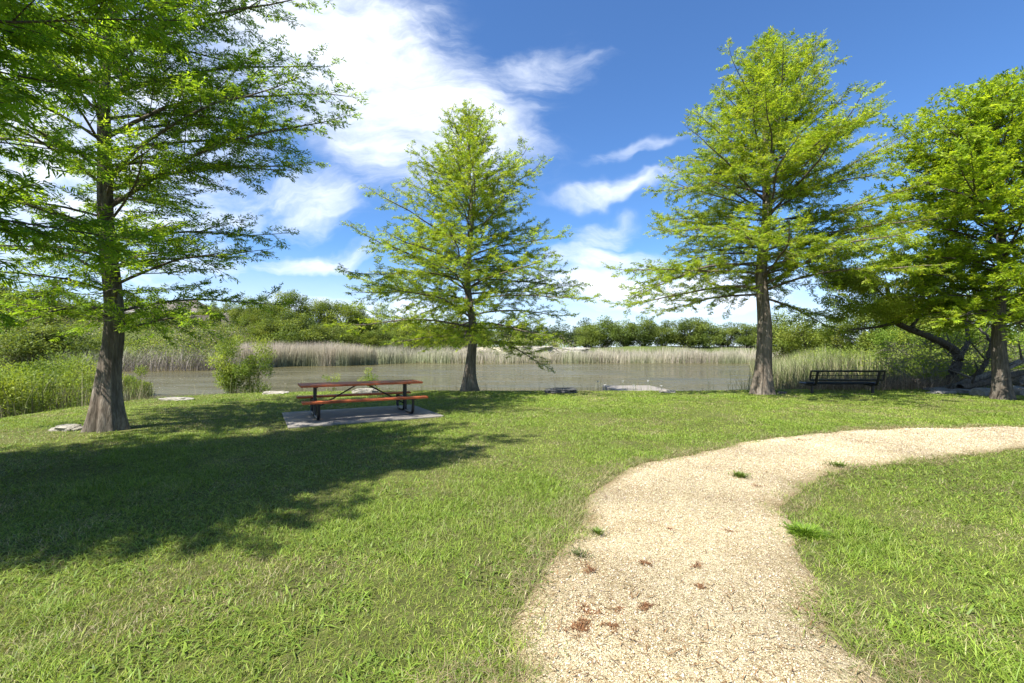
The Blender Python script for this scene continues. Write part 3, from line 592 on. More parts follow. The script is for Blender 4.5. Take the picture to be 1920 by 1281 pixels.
# undergrowth on the banks
def shrubby(name, label, x, y, hmax, n_per, size, cols, pr, seed, cat='undergrowth'):
    rg = np.random.default_rng(seed); z = ground_z(x, y); r = rg.uniform(.35, 1, len(x))*hmax; V, q, c = crown_np(rg, np.stack([x, y, z+r*.45], 1), r, n_per*len(x), size, cols, pr, .7, .5, .2)
    return tag(link(name, mesh_np(name, V, q, None, c), LEAFB), label, cat, kind='stuff')
rg = np.random.default_rng(31)
x = rg.uniform(-85, 10, 2600); y = rg.uniform(30, 92, 2600); s = sdf(x, y, POND); k = (s > 1.2) & (s < 24) & (fbm(x*.12, y*.12, 3) > .36) & (rg.random(2600) < .55) & ~((s > 15) & (x < -26)) ; x, y = x[k], y[k]
shrubby('undergrowth', 'mixed low green bushes scattered over the left far bank', x, y, 2.6, 80, .22, OAK[:2]+LIME+[(.26, .235, .19), (.18, .16, .13)], [.16, .16, .12, .1, .1, .12, .14, .10], 32)
x = rg.uniform(-78, -24, 3000); y = rg.uniform(40, 77, 3000); s = sdf(x, y, POND); k = (s > 2.5) & (s < 26) & (rg.random(3000) < .8); x, y = x[k], y[k]
shrubby('slope_scrub', 'rough grey green scrub covering the slope below the wooden fence', x, y, 1.2, 55, .19, OAK+LIME[:2]+[(.24, .215, .17), (.17, .15, .12), (.035, .055, .02)], [.14, .14, .12, .1, .1, .08, .14, .1, .08], 35)
x = rg.uniform(11, 60, 1500); y = rg.uniform(17.5, 60, 1500); s = sdf(x, y, POND); k = (s > 3.0) & (x > 11.5+.05*y) & (fbm(x*.3, y*.3, 4) > .40); x, y = x[k], y[k]
shrubby('undergrowth', 'pale green scrub filling the bank behind the black bench', x, y, 1.2, 150, .13, LIME, OP, 33)

# reeds
TAN = [(.36, .325, .245), (.27, .245, .18), (.46, .42, .33), (.19, .17, .12), (.17, .21, .085)]
def reeds(name, label, x, y, h, w_, lean, cols, pr, seed, tipc=None, cat='reeds', seg=3, mat=None):
    rg = np.random.default_rng(seed); n = len(x); z = np.maximum(ground_z(x, y), WZ-.1); c = mixc(cols, pr, n, rg, .15)*(.35+1.3*fbm(x*.35, y*.35, seed, 4))[:, None]; gp = ss((fbm(x*.15+9, y*.15, seed+1, 3)-.5)/.12)[:, None]*.5; c = c*(1-gp)+gp*c.mean(1, keepdims=True)*np.array([.85, 1.15, .45])
    V, q, t, cc = blades(np.stack([x, y, z-.05], 1), h, w_, lean*rg.random(n), c, rg, seg, 1.9, None if tipc is None else np.tile(tipc, (n, 1))*(1+rg.normal(0, .15, (n, 1))))
    return tag(link(name, mesh_np(name, V, q, t, cc), mat or DRY), label, cat, kind='stuff')
rg = np.random.default_rng(41)
x = rg.uniform(-24, 46, 60000); y = rg.uniform(63, 80, 60000); s = sdf(x, y, POND); k = (s > -.6) & (s < 5.5) & (y > 66) & (fbm(x*.45, y*.3, 88, 3)+rg.random(len(x))*.25 > .42); x, y = x[k], y[k]
hh = (.95+2.2*fbm(x*.22, y*.12, 6, 5)**1.3)*rg.uniform(.7, 1.12, len(x))
reeds('far_reeds', 'long band of dry tan and grey green reeds on the far shore', x, y, hh, rg.uniform(.025, .05, len(x)), .35, TAN, [.28, .22, .14, .12, .24], 42, (.50, .45, .36))
x = rg.uniform(-33, -17.5, 30000); y = rg.uniform(52, 64, 30000); s = sdf(x, y, POND); k = (s > -.8) & (s < 4.5) & (x > -32.5); x, y = x[k], y[k]
reeds('tall_reeds', 'tall feathery tan reed stand at the left of the far shore', x, y, rg.uniform(2.1, 3.1, len(x)), rg.uniform(.02, .04, len(x)), .3, TAN, [.32, .22, .2, .14, .12], 43, (.56, .48, .38))
x = rg.uniform(-56, -27, 16000); y = rg.uniform(40, 56, 16000); s = sdf(x, y, POND); k = (s > -.5) & (s < 4.0); x, y = x[k], y[k]
reeds('dead_brush', 'tangled grey dead brush along the left far shore', x, y, rg.uniform(1.0, 2.5, len(x)), rg.uniform(.018, .035, len(x)), 1.0, [(.28, .245, .2), (.20, .175, .15), (.38, .34, .29)], [.4, .35, .25], 44, None, 'brush')
x = rg.uniform(-24, -9.5, 26000); y = rg.uniform(2, 21, 26000); s = sdf(x, y, POND); k = (s < 2.6) & (s > -5.5) & (rg.random(len(x)) < .55) & (x/y < -.86+.1*rg.random(len(x))); x, y = x[k], y[k]
reeds('bank_reeds', 'mixed green and straw coloured reeds on the bank left of the fluted trunk', x, y, rg.uniform(.5, 1.25, len(x)), rg.uniform(.007, .016, len(x)), .6, [(.27, .235, .15), (.11, .16, .045), (.18, .17, .09), (.36, .32, .23), (.12, .10, .06)], [.3, .22, .2, .1, .18], 45)
x = rg.uniform(-12, 15, 3000); y = rg.uniform(15, 22.5, 3000); s = sdf(x, y, POND); k = (s < 3.1) & (s > -1.6) & (fbm(x*.5, y*.2, 14) > .47); x, y = x[k], y[k]
reeds('shore_grass', 'thin tall grass stems along the near pond edge', x, y, rg.uniform(.3, .85, len(x)), rg.uniform(.005, .010, len(x)), .5, [(.30, .27, .16), (.12, .18, .05), (.2, .2, .1)], [.35, .35, .3], 46)
x = rg.uniform(9, 34, 40000); y = rg.uniform(16.6, 52, 40000); s = sdf(x, y, POND); k = (s > -1.) & (s < 4.5) & (y > 17.2+.0*x) & (x > 9.6); x, y = x[k], y[k]
reeds('bench_reeds', 'green and straw reeds behind the black bench and the tall cypress', x, y, rg.uniform(.8, 1.9, len(x))*.85, rg.uniform(.008, .020, len(x)), .55, [(.13, .18, .05), (.28, .25, .14), (.19, .21, .08), (.40, .34, .24)], [.34, .26, .28, .12], 47)
x = rg.uniform(10.6, 17, 5200); y = rg.uniform(16.1, 18.6, 5200)
reeds('dead_stems', 'dry broken tan stems lying along the lawn edge behind the bench', x, y, rg.uniform(.25, .7, len(x)), rg.uniform(.006, .014, len(x)), 1.7, [(.42, .34, .24), (.3, .23, .16), (.22, .16, .11)], [.4, .35, .25], 48, None, 'dead stems')

# shrubs
WIL = [(.205, .275, .04), (.16, .23, .035), (.25, .31, .05), (.115, .175, .03)]
def shrub(seed, H, Rr, K, n, size, cols, lw=.3, crad=.3, r0=.03): return broad_parts(seed, H, Rr, .1, r0, K, n, size, cols, OP, .9, lw, 12, crad, .3)
def on_ground(px, py, d):
    x = (px-960)/F*d; return x, d, float(ground_z(np.array([x]), np.array([d]))[0])
S = 'shrubs along the near shore'
x, y, z = on_ground(457, 735, 17.6); place('willow_shrub', shrub(201, 2.9, 1.15, 34, 15000, .085, WIL), (x, y, z-.1), (1, 1, 1), 0, 'upright feathery light green shrub left of the picnic table', 'shrub', S, names=('stems', 'foliage'))
x, y, z = on_ground(697, 730, 18.2); place('willow_shrub', shrub(202, 1.5, .62, 11, 1700, .07, WIL, r0=.016), (x, y, z-.1), (1, 1, 1), 0, 'small airy green shrub showing above the picnic table top', 'shrub', S, names=('stems', 'foliage'))
x, y, z = on_ground(622, 730, 18.3); place('willow_shrub', shrub(203, 1.3, .45, 8, 700, .07, WIL, r0=.013), (x, y, z-.1), (1, 1, 1), 0, 'thin sparse shrub behind the left half of the picnic table', 'shrub', S, names=('stems', 'foliage'))
for px, top, d, w2, lab in [(95, 655, 13.2, 1.3, 'wide yellow green shrub just left of the fluted trunk'), (10, 675, 11.5, 1.1, 'yellow green shrub at the left picture edge above the reeds'), (246, 668, 21, .9, 'light green shrub showing just right of the fluted trunk'),
                            (-60, 640, 14.5, 1.6, 'broad green shrub beyond the left picture edge'), (150, 668, 17, 1.3, 'light green shrub behind the fluted trunk')]:
    x, y, z = on_ground(px, 0, d); H = CAM_H+(HOR-top)/F*d-z
    place('willow_shrub', shrub(210+int(d*3), H, w2, 30, 11000, .085, WIL, .3, .32), (x, y, z-.1), 1, 0, lab, 'shrub', S, names=('stems', 'foliage'))
x, y, z = on_ground(318, 0, 62); place('evergreen_shrub', shrub(231, 3.2, 3.2, 20, 5000, .22, [(.02, .05, .014), (.03, .065, .018)]+OAK[2:], .5), (x, y, z), 1, 0, 'dark green rounded shrub on the slope below the wooden fence', 'shrub', None, names=('stems', 'foliage'))

# crooked tree, fallen wood and rocks at the right
rg = np.random.default_rng(91); D0 = 17.4
ct = empty('crooked_tree', (*on_ground(1785, 0, D0)[:2], 0)); ox, oy = ct.location[0], ct.location[1]
wd = Wood()
def pline(pts, r0, r1, n=8, d=D0):
    q = np.array(cr([tuple(np.array(P(a, b_, d+dd))-np.array([ox, oy, 0])) for a, b_, dd in pts], 5)); u = np.linspace(0, 1, len(q)); wd.tubes(q[None], (r0*(1-u)+r1*u)[None], n); return q
main = pline([(1786, 738, 0), (1786, 705, 0), (1797, 675, .1), (1790, 658, .1), (1768, 643, -.1), (1740, 630, -.3), (1705, 617, -.6), (1682, 605, -.8), (1672, 585, -.9), (1668, 565, -.9), (1662, 530, -1)], .19, .06)
pline([(1682, 605, -.8), (1640, 614, -1.1), (1600, 618, -1.3), (1575, 626, -1.4)], .06, .015, 6)
pline([(1797, 675, .1), (1815, 640, .4), (1812, 600, .6), (1830, 560, .7)], .10, .03, 6)
pline([(1705, 617, -.6), (1725, 590, -.5), (1718, 560, -.3), (1735, 520, 0)], .06, .02, 6)
pline([(1668, 565, -.9), (1640, 540, -1.2), (1600, 515, -1.3), (1560, 500, -1.4)], .045, .015, 6)
for _ in range(60):
    a = main[rg.integers(12, len(main))]; b_ = a+rg.normal(0, .55, 3)+np.array([-.2, 0, .35]); wd.tubes(np.stack([a, (a+b_)/2+rg.normal(0, .08, 3), b_])[None], np.array([[.018, .01, .004]]), 4)
wd.build('trunk', BARKD, ct)
K = 64; cp = []
for _ in range(K):
    px = rg.uniform(1545, 1800); tt = (px-1545)/255; py = rg.uniform(470+30*(1-tt), 600-20*tt+10*math.sin(px*.05)); cp.append(np.array(P(px, py, D0-.8+rg.normal(0, .8)))-np.array([ox, oy, 0]))
V, q, c = crown_np(rg, np.array(cp), rg.uniform(.28, .62, K), 60000, .08, [(.30, .37, .045), (.24, .32, .04), (.36, .41, .06), (.17, .24, .03)], OP, .6, .4, -.3)
link('crown', mesh_np('crown', V, q, None, c), LEAFB, ct); tag(ct, 'crooked dark tree leaning left over the brush, between bench and right edge tree', 'tree', 'leafy trees at the right')
def log(name, pts, r0, r1, label, mat, nb=6, seed=0, d=None):
    rg = np.random.default_rng(seed); wd = Wood(); p0 = np.array(P(*pts[0])); o = empty(name, (p0[0], p0[1], 0)); off = np.array([p0[0], p0[1], 0])
    q = np.array(cr([tuple(np.array(P(*p))-off) for p in pts], 6)); q += rg.normal(0, .012, q.shape); u = np.linspace(0, 1, len(q)); wd.tubes(q[None], (r0*(1-u)+r1*u)[None], 9); wd.build('stem', mat, o)
    wd = Wood()
    for _ in range(nb):
        a = q[rg.integers(2, len(q))]; b_ = a+rg.normal(0, .45, 3)+np.array([0, 0, .35]); c_ = b_+rg.normal(0, .25, 3); wd.tubes(np.stack([a, b_, c_])[None], np.array([[r1*.5+.006, .008, .004]]), 5)
    wd.build('branches', mat, o); return tag(o, label, 'log', 'fallen wood at the right')
log('fallen_log', [(1738, 737, 16.2), (1800, 722, 16.2), (1860, 700, 16.0), (1930, 672, 16.0), (2010, 640, 16)], .13, .08, 'thick weathered log slanting up to the right behind the right edge trunk', DEADW, 8, 1)
log('fallen_log', [(1800, 727, 15.6), (1850, 717, 15.6), (1900, 703, 15.6), (1990, 690, 15.6)], .12, .09, 'dark fallen log lying low along the boulders', BARKD, 5, 2)
log('fallen_log', [(1800, 718, 16.8), (1835, 700, 16.8), (1855, 665, 16.8), (1862, 630, 16.8), (1870, 600, 17)], .09, .05, 'curved dark limb rising beside the right edge trunk', BARKD, 5, 3)
log('fallen_log', [(1863, 648, 18), (1845, 625, 18), (1815, 600, 18.2)], .05, .035, 'bare pale broken branch slanting up left beside the right edge trunk', DEADW, 2, 4)
log('fallen_log', [(1664, 686, 17.2), (1700, 702, 17.0), (1730, 728, 16.6)], .02, .012, 'thin bare branch lying on the dry stems right of the bench', DEADW, 3, 5)
# twiggy dead brush tangle
rg = np.random.default_rng(93); n = 900; wd = Wood(); px = rg.uniform(1655, 1930, n); py = rg.uniform(640, 728, n); d = rg.uniform(16.6, 19, n)
a = np.stack([(px-960)/F*d, d, np.maximum(CAM_H+(HOR-py)/F*d, .03)], 1); L3 = rg.uniform(.3, 1.1, n)[:, None]; dr = nrm(rg.normal(0, 1, (n, 3))*np.array([1, .6, .55])); b_ = a+dr*L3*.5+rg.normal(0, .05, (n, 3)); c_ = a+dr*L3
for q in (b_, c_): q[:, 2] = np.maximum(q[:, 2], .02)
wd.tubes(np.stack([a, b_, c_], 1), np.tile([.008, .006, .003], (n, 1)), 4); o = wd.build('dead_twigs', DEADW, None); tag(o, 'tangle of bare grey twigs under the crooked tree', 'brush', kind='stuff')
K = 80; px = rg.uniform(1640, 1960, K); py = rg.uniform(620, 722, K); d = rg.uniform(18, 21, K)
V, q, c = crown_np(rg, np.stack([(px-960)/F*d, d, CAM_H+(HOR-py)/F*d], 1), rg.uniform(.25, .6, K), 30000, .07, [(.17, .26, .03), (.13, .21, .028), (.24, .31, .04)], [.4, .35, .25], .8, .55)
tag(link('leafy_brush', mesh_np('leafy_brush', V, q, None, c), LEAFB), 'green leafy brush growing through the twigs under the crooked tree', 'brush', kind='stuff')

def rock(name, loc, dim, seed, mat, label, rz=0, sub=4, amp=.22, group='rocks'):
    import bmesh
    bm = bmesh.new(); bmesh.ops.create_icosphere(bm, subdivisions=sub, radius=1)
    from mathutils import noise as mn
    for v_ in bm.verts:
        p = v_.co.copy(); s = Vector((seed*3.1, seed*1.7, 0)); k = 1+amp*mn.noise(p*1.3+s)*1.6+amp*.5*mn.noise(p*3.2+s)+.08*mn.noise(p*8+s)
        q = Vector([math.copysign(abs(c)**.62, c) for c in p])*k; v_.co = (q.x*dim[0]/2, q.y*dim[1]/2, (q.z*.5+.28)*dim[2])
    me = bpy.data.meshes.new(name); bm.to_mesh(me); bm.free(); o = link(name, me, mat); o.location = loc; o.rotation_euler = (0, 0, rz); return tag(o, label, 'rock', group)
def rk(px, py, wpx, hpx, mat, label, seed, dy=.5, z=None, amp=.22):
    gx_, gy_, _ = G(px, py); s = gy_/F; gz = float(ground_z(np.array([gx_]), np.array([gy_]))[0])
    rock('limestone_rock' if mat is ROCK else 'dark_boulder' if mat is ROCKD else 'grey_boulder', (gx_, gy_, (gz if z is None else z)-.05), (wpx*s*.92, wpx*s*dy, hpx*s*1.1), seed, mat, label, rg.uniform(-.2, .2), 4, amp)
rk(332, 750, 56, 9, ROCK, 'flat pale limestone rock on the lawn edge right of the fluted trunk', 1)
rk(517, 739, 46, 9, ROCK, 'flat pale limestone rock on the lawn edge left of the picnic table', 2)
rk(686, 738, 48, 14, ROCK, 'rounded pale limestone rock seen through the picnic table frame', 3, .6)
rk(1052, 737, 64, 14, ROCKD, 'long low black boulder at the pond edge right of the centre cypress', 4, .5)
rk(128, 806, 56, 16, ROCK, 'flat pale limestone rock touching the left side of the fluted trunk', 5, .6)
rk(1466, 738, 20, 8, ROCKD, 'small dark stone beside the tall cypress trunk', 6)
rk(1252, 736, 34, 8, ROCK, 'flat white limestone rock at the right end of the concrete landing', 7, .5)
rk(1760, 733, 44, 10, ROCKG, 'low grey boulder at the left end of the boulder row', 8, .8); rk(1765, 738, 46, 9, ROCKG, 'flat dark grey slab in front of the boulder row left end', 9, .6)
rk(1848, 742, 44, 20, ROCKG, 'pale grey block boulder just left of the right edge trunk', 10, .7, amp=.12); rk(1912, 741, 36, 22, ROCKG, 'grey boulder just right of the right edge trunk', 11, .8)
rk(1925, 725, 50, 24, ROCKG, 'grey boulder stacked behind the others at the right edge', 12, .8, z=.2); rk(1810, 737, 40, 12, ROCKG, 'rounded grey boulder in the middle of the boulder row', 13, .8)
for k_, (px, py, wp, hp, d) in enumerate([(240, 629, 60, 9, 66), (300, 627, 50, 6, 68), (385, 629, 45, 9, 67), (415, 631, 46, 10, 66), (345, 630, 40, 7, 67), (1010, 648, 60, 10, 80), (960, 650, 50, 8, 80), (1070, 651, 60, 8, 80)]):
    x, y, z = P(px, py, d); s = d/F; gz = float(ground_z(np.array([x]), np.array([y]))[0]); hh = max(.35, (z-gz)+hp*s*.2)
    rock('limestone_ledge', (x, y, gz-.2), (wp*s, wp*s*.6, hh*1.25), 20+k_, ROCK, ('%s from the left of the pale limestone ledges below the wooden fence' % ['first', 'second', 'fourth', 'fifth', 'third'][k_]) if px < 500 else '%s of the pale limestone ledges behind the far reeds' % ['middle one', 'leftmost', 'rightmost'][k_-5], 0, 4, .3, 'limestone ledges on the left hill' if px < 500 else 'limestone ledges on the far bank')

# ------------------------------------------------------------------ picnic table on its slab
CONC = M_('concrete'); a = CONC.noise(3, 6, .7); b = CONC.noise(60, 4, .7)
CONC.l(CONC.mix(.35, CONC.ramp(a.outputs['Fac'], [(.3, (.11, .10, .085)), (.7, (.22, .20, .17))]), CONC.ramp(b.outputs['Fac'], [(.3, (.14, .13, .115)), (.7, (.34, .31, .28))])), CONC.p.inputs['Base Color'])
CONC.p.inputs['Roughness'].default_value = .9; CONC.bump(b.outputs['Fac'], .4, .01); CONC = CONC.m
o = MB().box((0, 0, .0), (3.0, 2.24, .07), 0, .012).build('concrete_pad', CONC); o.location = (PADC[0], PADC[1], .0); o.rotation_euler = (0, 0, PADR); tag(o, 'rectangular grey concrete pad under the picnic table', 'concrete pad')
wm_ = M_('red_wood'); a = wm_.noise(5, 7, .7, (.35, 6, 3), dist=.6); b = wm_.noise(1.1, 3, .6, (1, 2, 1)); c = wm_.ramp(a.outputs['Fac'], [(.3, (.32, .068, .022)), (.5, (.56, .135, .042)), (.72, (.72, .25, .09))])
wm_.l(wm_.mix(.7, c, wm_.ramp(b.outputs['Fac'], [(.35, (.42, .42, .42)), (.65, (1.15, 1.15, 1.15))]), 'MULTIPLY'), wm_.p.inputs['Base Color']); wm_.p.inputs['Roughness'].default_value = .62; wm_.p.inputs['Specular IOR Level'].default_value = .25; wm_.bump(a.outputs['Fac'], .25, .01); WOOD = wm_.m
tb = empty('picnic_table', (PADC[0]+.03, PADC[1]-.02, .036), PADR); tag(tb, 'picnic table with red brown plank top and benches on black steel tube legs', 'picnic table')
mb = MB()
for k in range(3): mb.box((0, (k-1)*.257, .668), (2.5, .25, .042), 0, .006)
mb.build('table_top', WOOD, tb)
for sy in (-1, 1): MB().box((0, sy*.63, .368), (2.5, .245, .042), 0, .007).build('bench_seat', WOOD, tb)
for sx in (-1, 1):
    X_ = sx*.95
    for sy in (-1, 1):
        mb = MB(); mb.tube(bend([(X_, sy*.045, .632), (X_, sy*.045, .03), (X_, sy*.62, .03), (X_, sy*.62, .335)], .13, 7), .031, 12); mb.build('leg', BLACK, tb, True)
    mb = MB(); mb.box((X_, 0, .639), (.05, .70, .016), 0, .002)
    mb.box((X_, -.63, .339), (.05, .23, .014)); mb.box((X_, .63, .339), (.05, .23, .014))
    mb.tube([(X_, -.60, .315), (X_, -.05, .33), (X_, .05, .33), (X_, .60, .315)], .016, 8); mb.build('cross_bar', BLACK, tb, True)
    mb = MB(); mb.tube([(sx*.11, 0, .630), (sx*.16, 0, .615), (sx*.90, 0, .20), (sx*.95, 0, .18)], .014, 8); mb.box((sx*.10, 0, .641), (.10, .10, .010)); mb.build('brace', BLACK, tb, True)

# black bench facing the pond
bx, by, _ = G(1583, 739); bn = empty('park_bench', (bx+.05, by, 0), R(-1)); tag(bn, 'black metal park bench with mesh back seen from behind, facing the pond', 'bench')
mm = MB(); W = 1.17; zt, zb = .745, .455
for z_ in (zt, zb): mm.tube([(-W, -.03-(z_-.45)*.25, z_), (W, -.03-(z_-.45)*.25, z_)], .030, 8)
for sx in (-1, 1): mm.tube([(sx*W, -.03, zb), (sx*W, -.103, zt)], .030, 8)
mm.tube([(-W, -.066, .60), (W, -.066, .60)], .013, 6); mm.build('back_frame', BLACK, bn, True)
mm = MB()
for k in range(60): xk = -W+(k+.5)*2*W/60; mm.tube([(xk, -.03, zb), (xk, -.103, zt)], .0022, 4)
mm.build('back_mesh', BLACK, bn)
mm = MB(); mm.tube(bend([(-W, .12, .33), (W, .12, .33), (W, .52, .33), (-W, .52, .33), (-W, .121, .33)], .06), .030, 8)
for k in range(60): xk = -W+(k+.5)*2*W/60; mm.box((xk, .32, .33), (.018, .40, .006))
mm.build('seat', BLACK, bn)
for sx in (-1, 1):
    X_ = sx*(W-.19); mm = MB(); mm.tube(bend([(X_, -.13, zt-.02), (X_, -.05, .42), (X_, .0, .30), (X_, .30, .275), (X_, .50, .30)], .06), .042, 8); mm.build('bracket', BLACK, bn, True)
    mm = MB(); mm.tube([(X_, .16, .29), (X_, .16, -.05)], .045, 10); mm.box((X_, .16, .282), (.16, .30, .02)); mm.build('leg', BLACK, bn, True)

# concrete landing at the shore with white flowers
o = MB().box((0, 0, 0), (2.2, 3.0, .22), 0, .02).build('concrete_landing', simple('pale_concrete', (.21, .19, .165), .9, .15, 4, .2)); o.location = (5.35, 19.7, -.33); o.rotation_euler = (0, 0, R(3)); tag(o, 'pale flat concrete landing slab at the near pond edge', 'landing slab')
STEM = simple('flower_stem', (.12, .16, .06), .7)
def flower(px, py, d, lab):
    rg = np.random.default_rng(int(px)); x, y, z = P(px, py, d); gz = min(float(ground_z(np.array([x]), np.array([y]))[0]), z-.2); gz = max(gz, WZ)
    o = empty('white_flower', (x, y, gz)); h_ = z-gz; MB().tube([(0, 0, -.02), (.015, .01, h_*.5), (0, 0, h_)], .007, 5).build('stem', STEM, o)
    mm = MB()
    for k in range(6):
        a = k*math.pi/3; c_, s_ = math.cos(a), math.sin(a); r = .055
        mm.add([(0, 0, h_), (c_*r*.6-s_*.025, s_*r*.6+c_*.025, h_+.03), (c_*r, s_*r, h_+.045), (c_*r*.6+s_*.025, s_*r*.6-c_*.025, h_+.03)], [(0, 1, 2, 3)])
    mm.tube([(0, 0, h_-.02), (0, 0, h_+.04)], [.02, .03], 8); mm.build('bloom', WHITE, o); tag(o, lab, 'flower', 'white flowers by the landing')
flower(1121, 716, 18.6, 'tall white flower furthest left, beyond the black boulder'); flower(1134, 723, 18.0, 'short white flower just left of the concrete landing'); flower(1168, 716, 18.3, 'white flower above the left half of the landing')
flower(1188, 724, 17.6, 'white flower in front of the landing middle'); flower(1215, 715, 18.4, 'tall white flower above the right half of the landing'); flower(1240, 725, 18.0, 'white flower above the white flat rock')

# ------------------------------------------------------------------ hilltop fence and houses
FW = M_('fence_wood'); a = FW.noise(4, 5, .7, (3, 3, .3)); FW.l(FW.ramp(a.outputs['Fac'], [(.3, (.085, .070, .058)), (.7, (.20, .17, .14))]), FW.p.inputs['Base Color']); FW.p.inputs['Roughness'].default_value = .9; FW = FW.m
def fence(x0, x1, y, step, lab):
    o = empty('wooden_fence', (x0, y, 0)); mb = MB(); mp = []; n = int((x1-x0)/.15); gzs = ground_z(np.linspace(x0, x1, n), np.full(n, y)); rg = np.random.default_rng(int(abs(x1)))
    for k in range(n): mb.box(((k+.5)*.15, rg.normal(0, .004), gzs[k]+.95), (.135, .02, 1.9+rg.normal(0, .03)))
    mb.build('planks', FW, o)
    for k in range(0, n, int(step/.15)): MB().box((k*.15, .07, gzs[k]+.98), (.1, .1, 2.0)).build('post', FW, o)
    mr_ = MB()
    for k in range(0, n-16, 16):
        for zz_ in (.4, 1.5): mr_.tube([(k*.15, .035, gzs[k]+zz_), ((k+16)*.15, .035, gzs[k+16]+zz_)], .03, 4)
    mr_.build('rails', FW, o); return tag(o, lab, 'fence')
fence(-66, -50, 76, 2.4, 'weathered grey plank fence on the hilltop behind the fluted trunk'); fence(-49.4, -36, 78, 2.4, 'grey plank fence section on the hilltop right of the house roof')
SHI = simple('roof_shingle', (.125, .105, .088), .9, .3, 3); WALL = simple('pale_wall', (.27, .24, .20), .9, .1, 2); TRIM = simple('white_trim', (.45, .43, .40), .7, .05); GLS = simple('window_glass', (.03, .04, .05), .08, .2)
def house(x, y, w_, dp, hw, hr, rz, lab):
    gz = float(ground_z(np.array([x]), np.array([y]))[0]); o = empty('house', (x, y, gz-.3), rz); MB().box((0, 0, hw/2), (w_, dp, hw)).build('wall', WALL, o)
    e = .5; mb = MB(); a_ = w_/2+e; b_ = dp/2+e; t = .18
    mb.add([(-a_, -b_, hw), (a_, -b_, hw), (a_, b_, hw), (-a_, b_, hw), (-a_*.55, 0, hw+hr), (a_*.55, 0, hw+hr), (-a_, -b_, hw-t), (a_, -b_, hw-t), (a_, b_, hw-t), (-a_, b_, hw-t)],
           [(0, 1, 5, 4), (1, 2, 5), (2, 3, 4, 5), (3, 0, 4), (6, 7, 1, 0), (7, 8, 2, 1), (8, 9, 3, 2), (9, 6, 0, 3), (9, 8, 7, 6)]); rf = mb.build('roof', SHI, o)
    mb = MB(); mb.box((0, -b_-.02, hw-.1), (2*a_, .03, .24)); mb.build('fascia', TRIM, rf)
    for k in range(3):
        xw = (k-1)*w_*.3; f = MB().box((xw, -dp/2-.03, hw*.55), (1.5, .06, 1.3)).build('window', TRIM, o); MB().box((xw, -dp/2-.07, hw*.55), (1.3, .03, 1.1)).build('pane', GLS, f)
    return tag(o, lab, 'house', 'houses on the hill')
house(-62.5, 86, 11, 8, 3.1, 2.4, R(4), 'house with tan shingle hip roof behind the hilltop fence'); house(-80, 92, 12, 9, 3.2, 2.2, R(-6), 'second house further left behind the hilltop trees'); house(-54, 97, 12, 8, 3.0, 2.0, R(0), 'pale walled house seen between the hilltop tree trunks')

# ------------------------------------------------------------------ weeds, litter on the path
def weed(px, py, r, h_, n, cols, lab, cat, group, name, seed, lean=1.4, mat=None, wfac=1):
    rg = np.random.default_rng(seed); x, y, _ = G(px, py); a = rg.uniform(0, 6.28, n); q = np.abs(rg.normal(0, .45, n))*r
    z0 = .038 if sdf(np.array([x]), np.array([y]), PATH)[0] < 0 else .0
    pos = np.stack([q*np.cos(a), q*np.sin(a), np.zeros(n)], 1); c = mixc(cols, [1/len(cols)]*len(cols), n, rg, .2)
    if mat is DRY:
        th = rg.uniform(0, 3.14); u1 = rg.normal(0, .55, n)*r; u2 = rg.normal(0, .28, n)*r+.5*np.abs(u1)*rg.choice([-1, 1]); kk = vn(u1*40, u2*40, seed) > .3; u1 = np.where(kk, u1, u1*.4); pos = np.stack([u1*math.cos(th)-u2*math.sin(th), u1*math.sin(th)+u2*math.cos(th), np.zeros(n)], 1); a = rg.uniform(0, 6.28, n)
    V, qd, t, cc = blades(pos, rg.uniform(.5, 1, n)*h_, rg.uniform(.004, .008, n)*wfac*max(1, y/4), rg.uniform(.3, 1, n)*lean, c, rg, 2, 1.4, None, a+rg.normal(0, .6, n))
    o = link(name, mesh_np(name, V, qd, t, cc), mat or GRASS); o.location = (x, y, z0-.004); return tag(o, lab, cat, group)
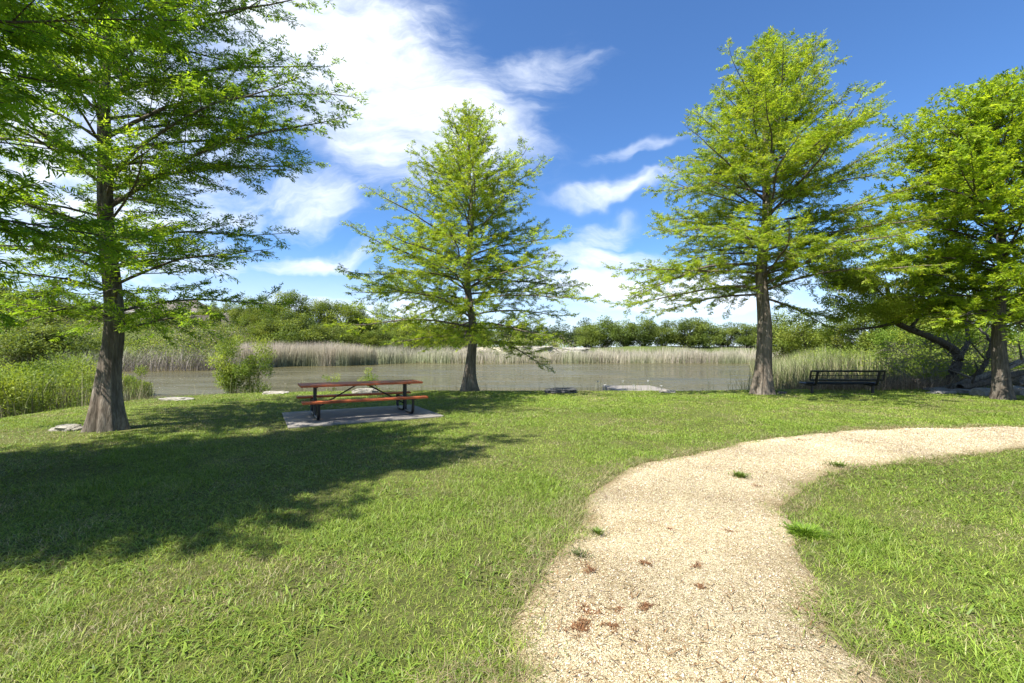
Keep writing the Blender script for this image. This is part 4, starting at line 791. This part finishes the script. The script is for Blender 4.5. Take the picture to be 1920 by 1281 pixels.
GW = [(.08, .13, .02), (.12, .18, .025), (.15, .21, .03)]; BW = [(.16, .075, .035), (.22, .11, .05), (.11, .05, .025), (.28, .16, .08)]
W1 = 'weeds on the path'
weed(1388, 899, .12, .06, 240, GW, 'small dark green weed alone in the middle of the path', 'weed', W1, 'weed_clump', 1)
weed(1510, 1000, .14, .07, 1300, [(.15, .25, .02), (.20, .31, .03), (.10, .18, .02)], 'bushy bright green clover clump at the right path edge', 'weed', W1, 'weed_clump', 2, 1.8, wfac=1.5)
weed(1120, 1008, .09, .05, 140, GW, 'flat green weed near the left path edge', 'weed', W1, 'weed_clump', 3); weed(1572, 878, .18, .05, 200, GW, 'dark weed patch on the inside of the path bend', 'weed', W1, 'weed_clump', 4)
weed(1085, 1050, .10, .04, 120, [(.12, .14, .05), (.1, .13, .04)], 'grey green runner creeping from the left path edge', 'weed', W1, 'weed_clump', 5)
B1 = 'dead brown litter on the path'
for k_, (px, py, r, n, lab) in enumerate([(1090, 1190, .075, 260, 'largest spidery brown dead weed on the path at the bottom'), (1100, 1160, .075, 200, 'brown dead weed just above the largest one'), (1150, 1187, .045, 90, 'small brown litter right of the largest dead weed'),
    (1157, 1155, .035, 60, 'tiny brown litter above and right of the largest dead weed'), (1208, 1147, .05, 110, 'round brown dead tuft left of the path middle'), (1108, 1078, .06, 110, 'reddish brown dead tuft near the left path edge'),
    (1208, 1066, .06, 100, 'reddish brown dead tuft in the path middle'), (1312, 1072, .05, 60, 'faint brown litter right of the path middle'), (1313, 1112, .045, 60, 'faint brown litter lower right of the path middle'),
    (1366, 1005, .04, 40, 'small dark litter in the upper path'), (1256, 1000, .03, 30, 'tiny dark litter speck in the upper middle path'), (1500, 829, .35, 120, 'brown leaf streak on the path bend'), (1615, 833, .28, 90, 'brown leaf streak right of the path bend'),
    (1700, 815, .5, 160, 'long brown leaf streak on the far path'), (1820, 812, .5, 140, 'brown leaf streak on the far path near the right edge'), (1420, 918, .08, 40, 'small grey brown twig litter by the path bend')]):
    weed(px, py, r, .018, n, BW, lab, 'dead leaves', B1, 'dead_leaves', 50+k_, 2.6, DRY, .8)
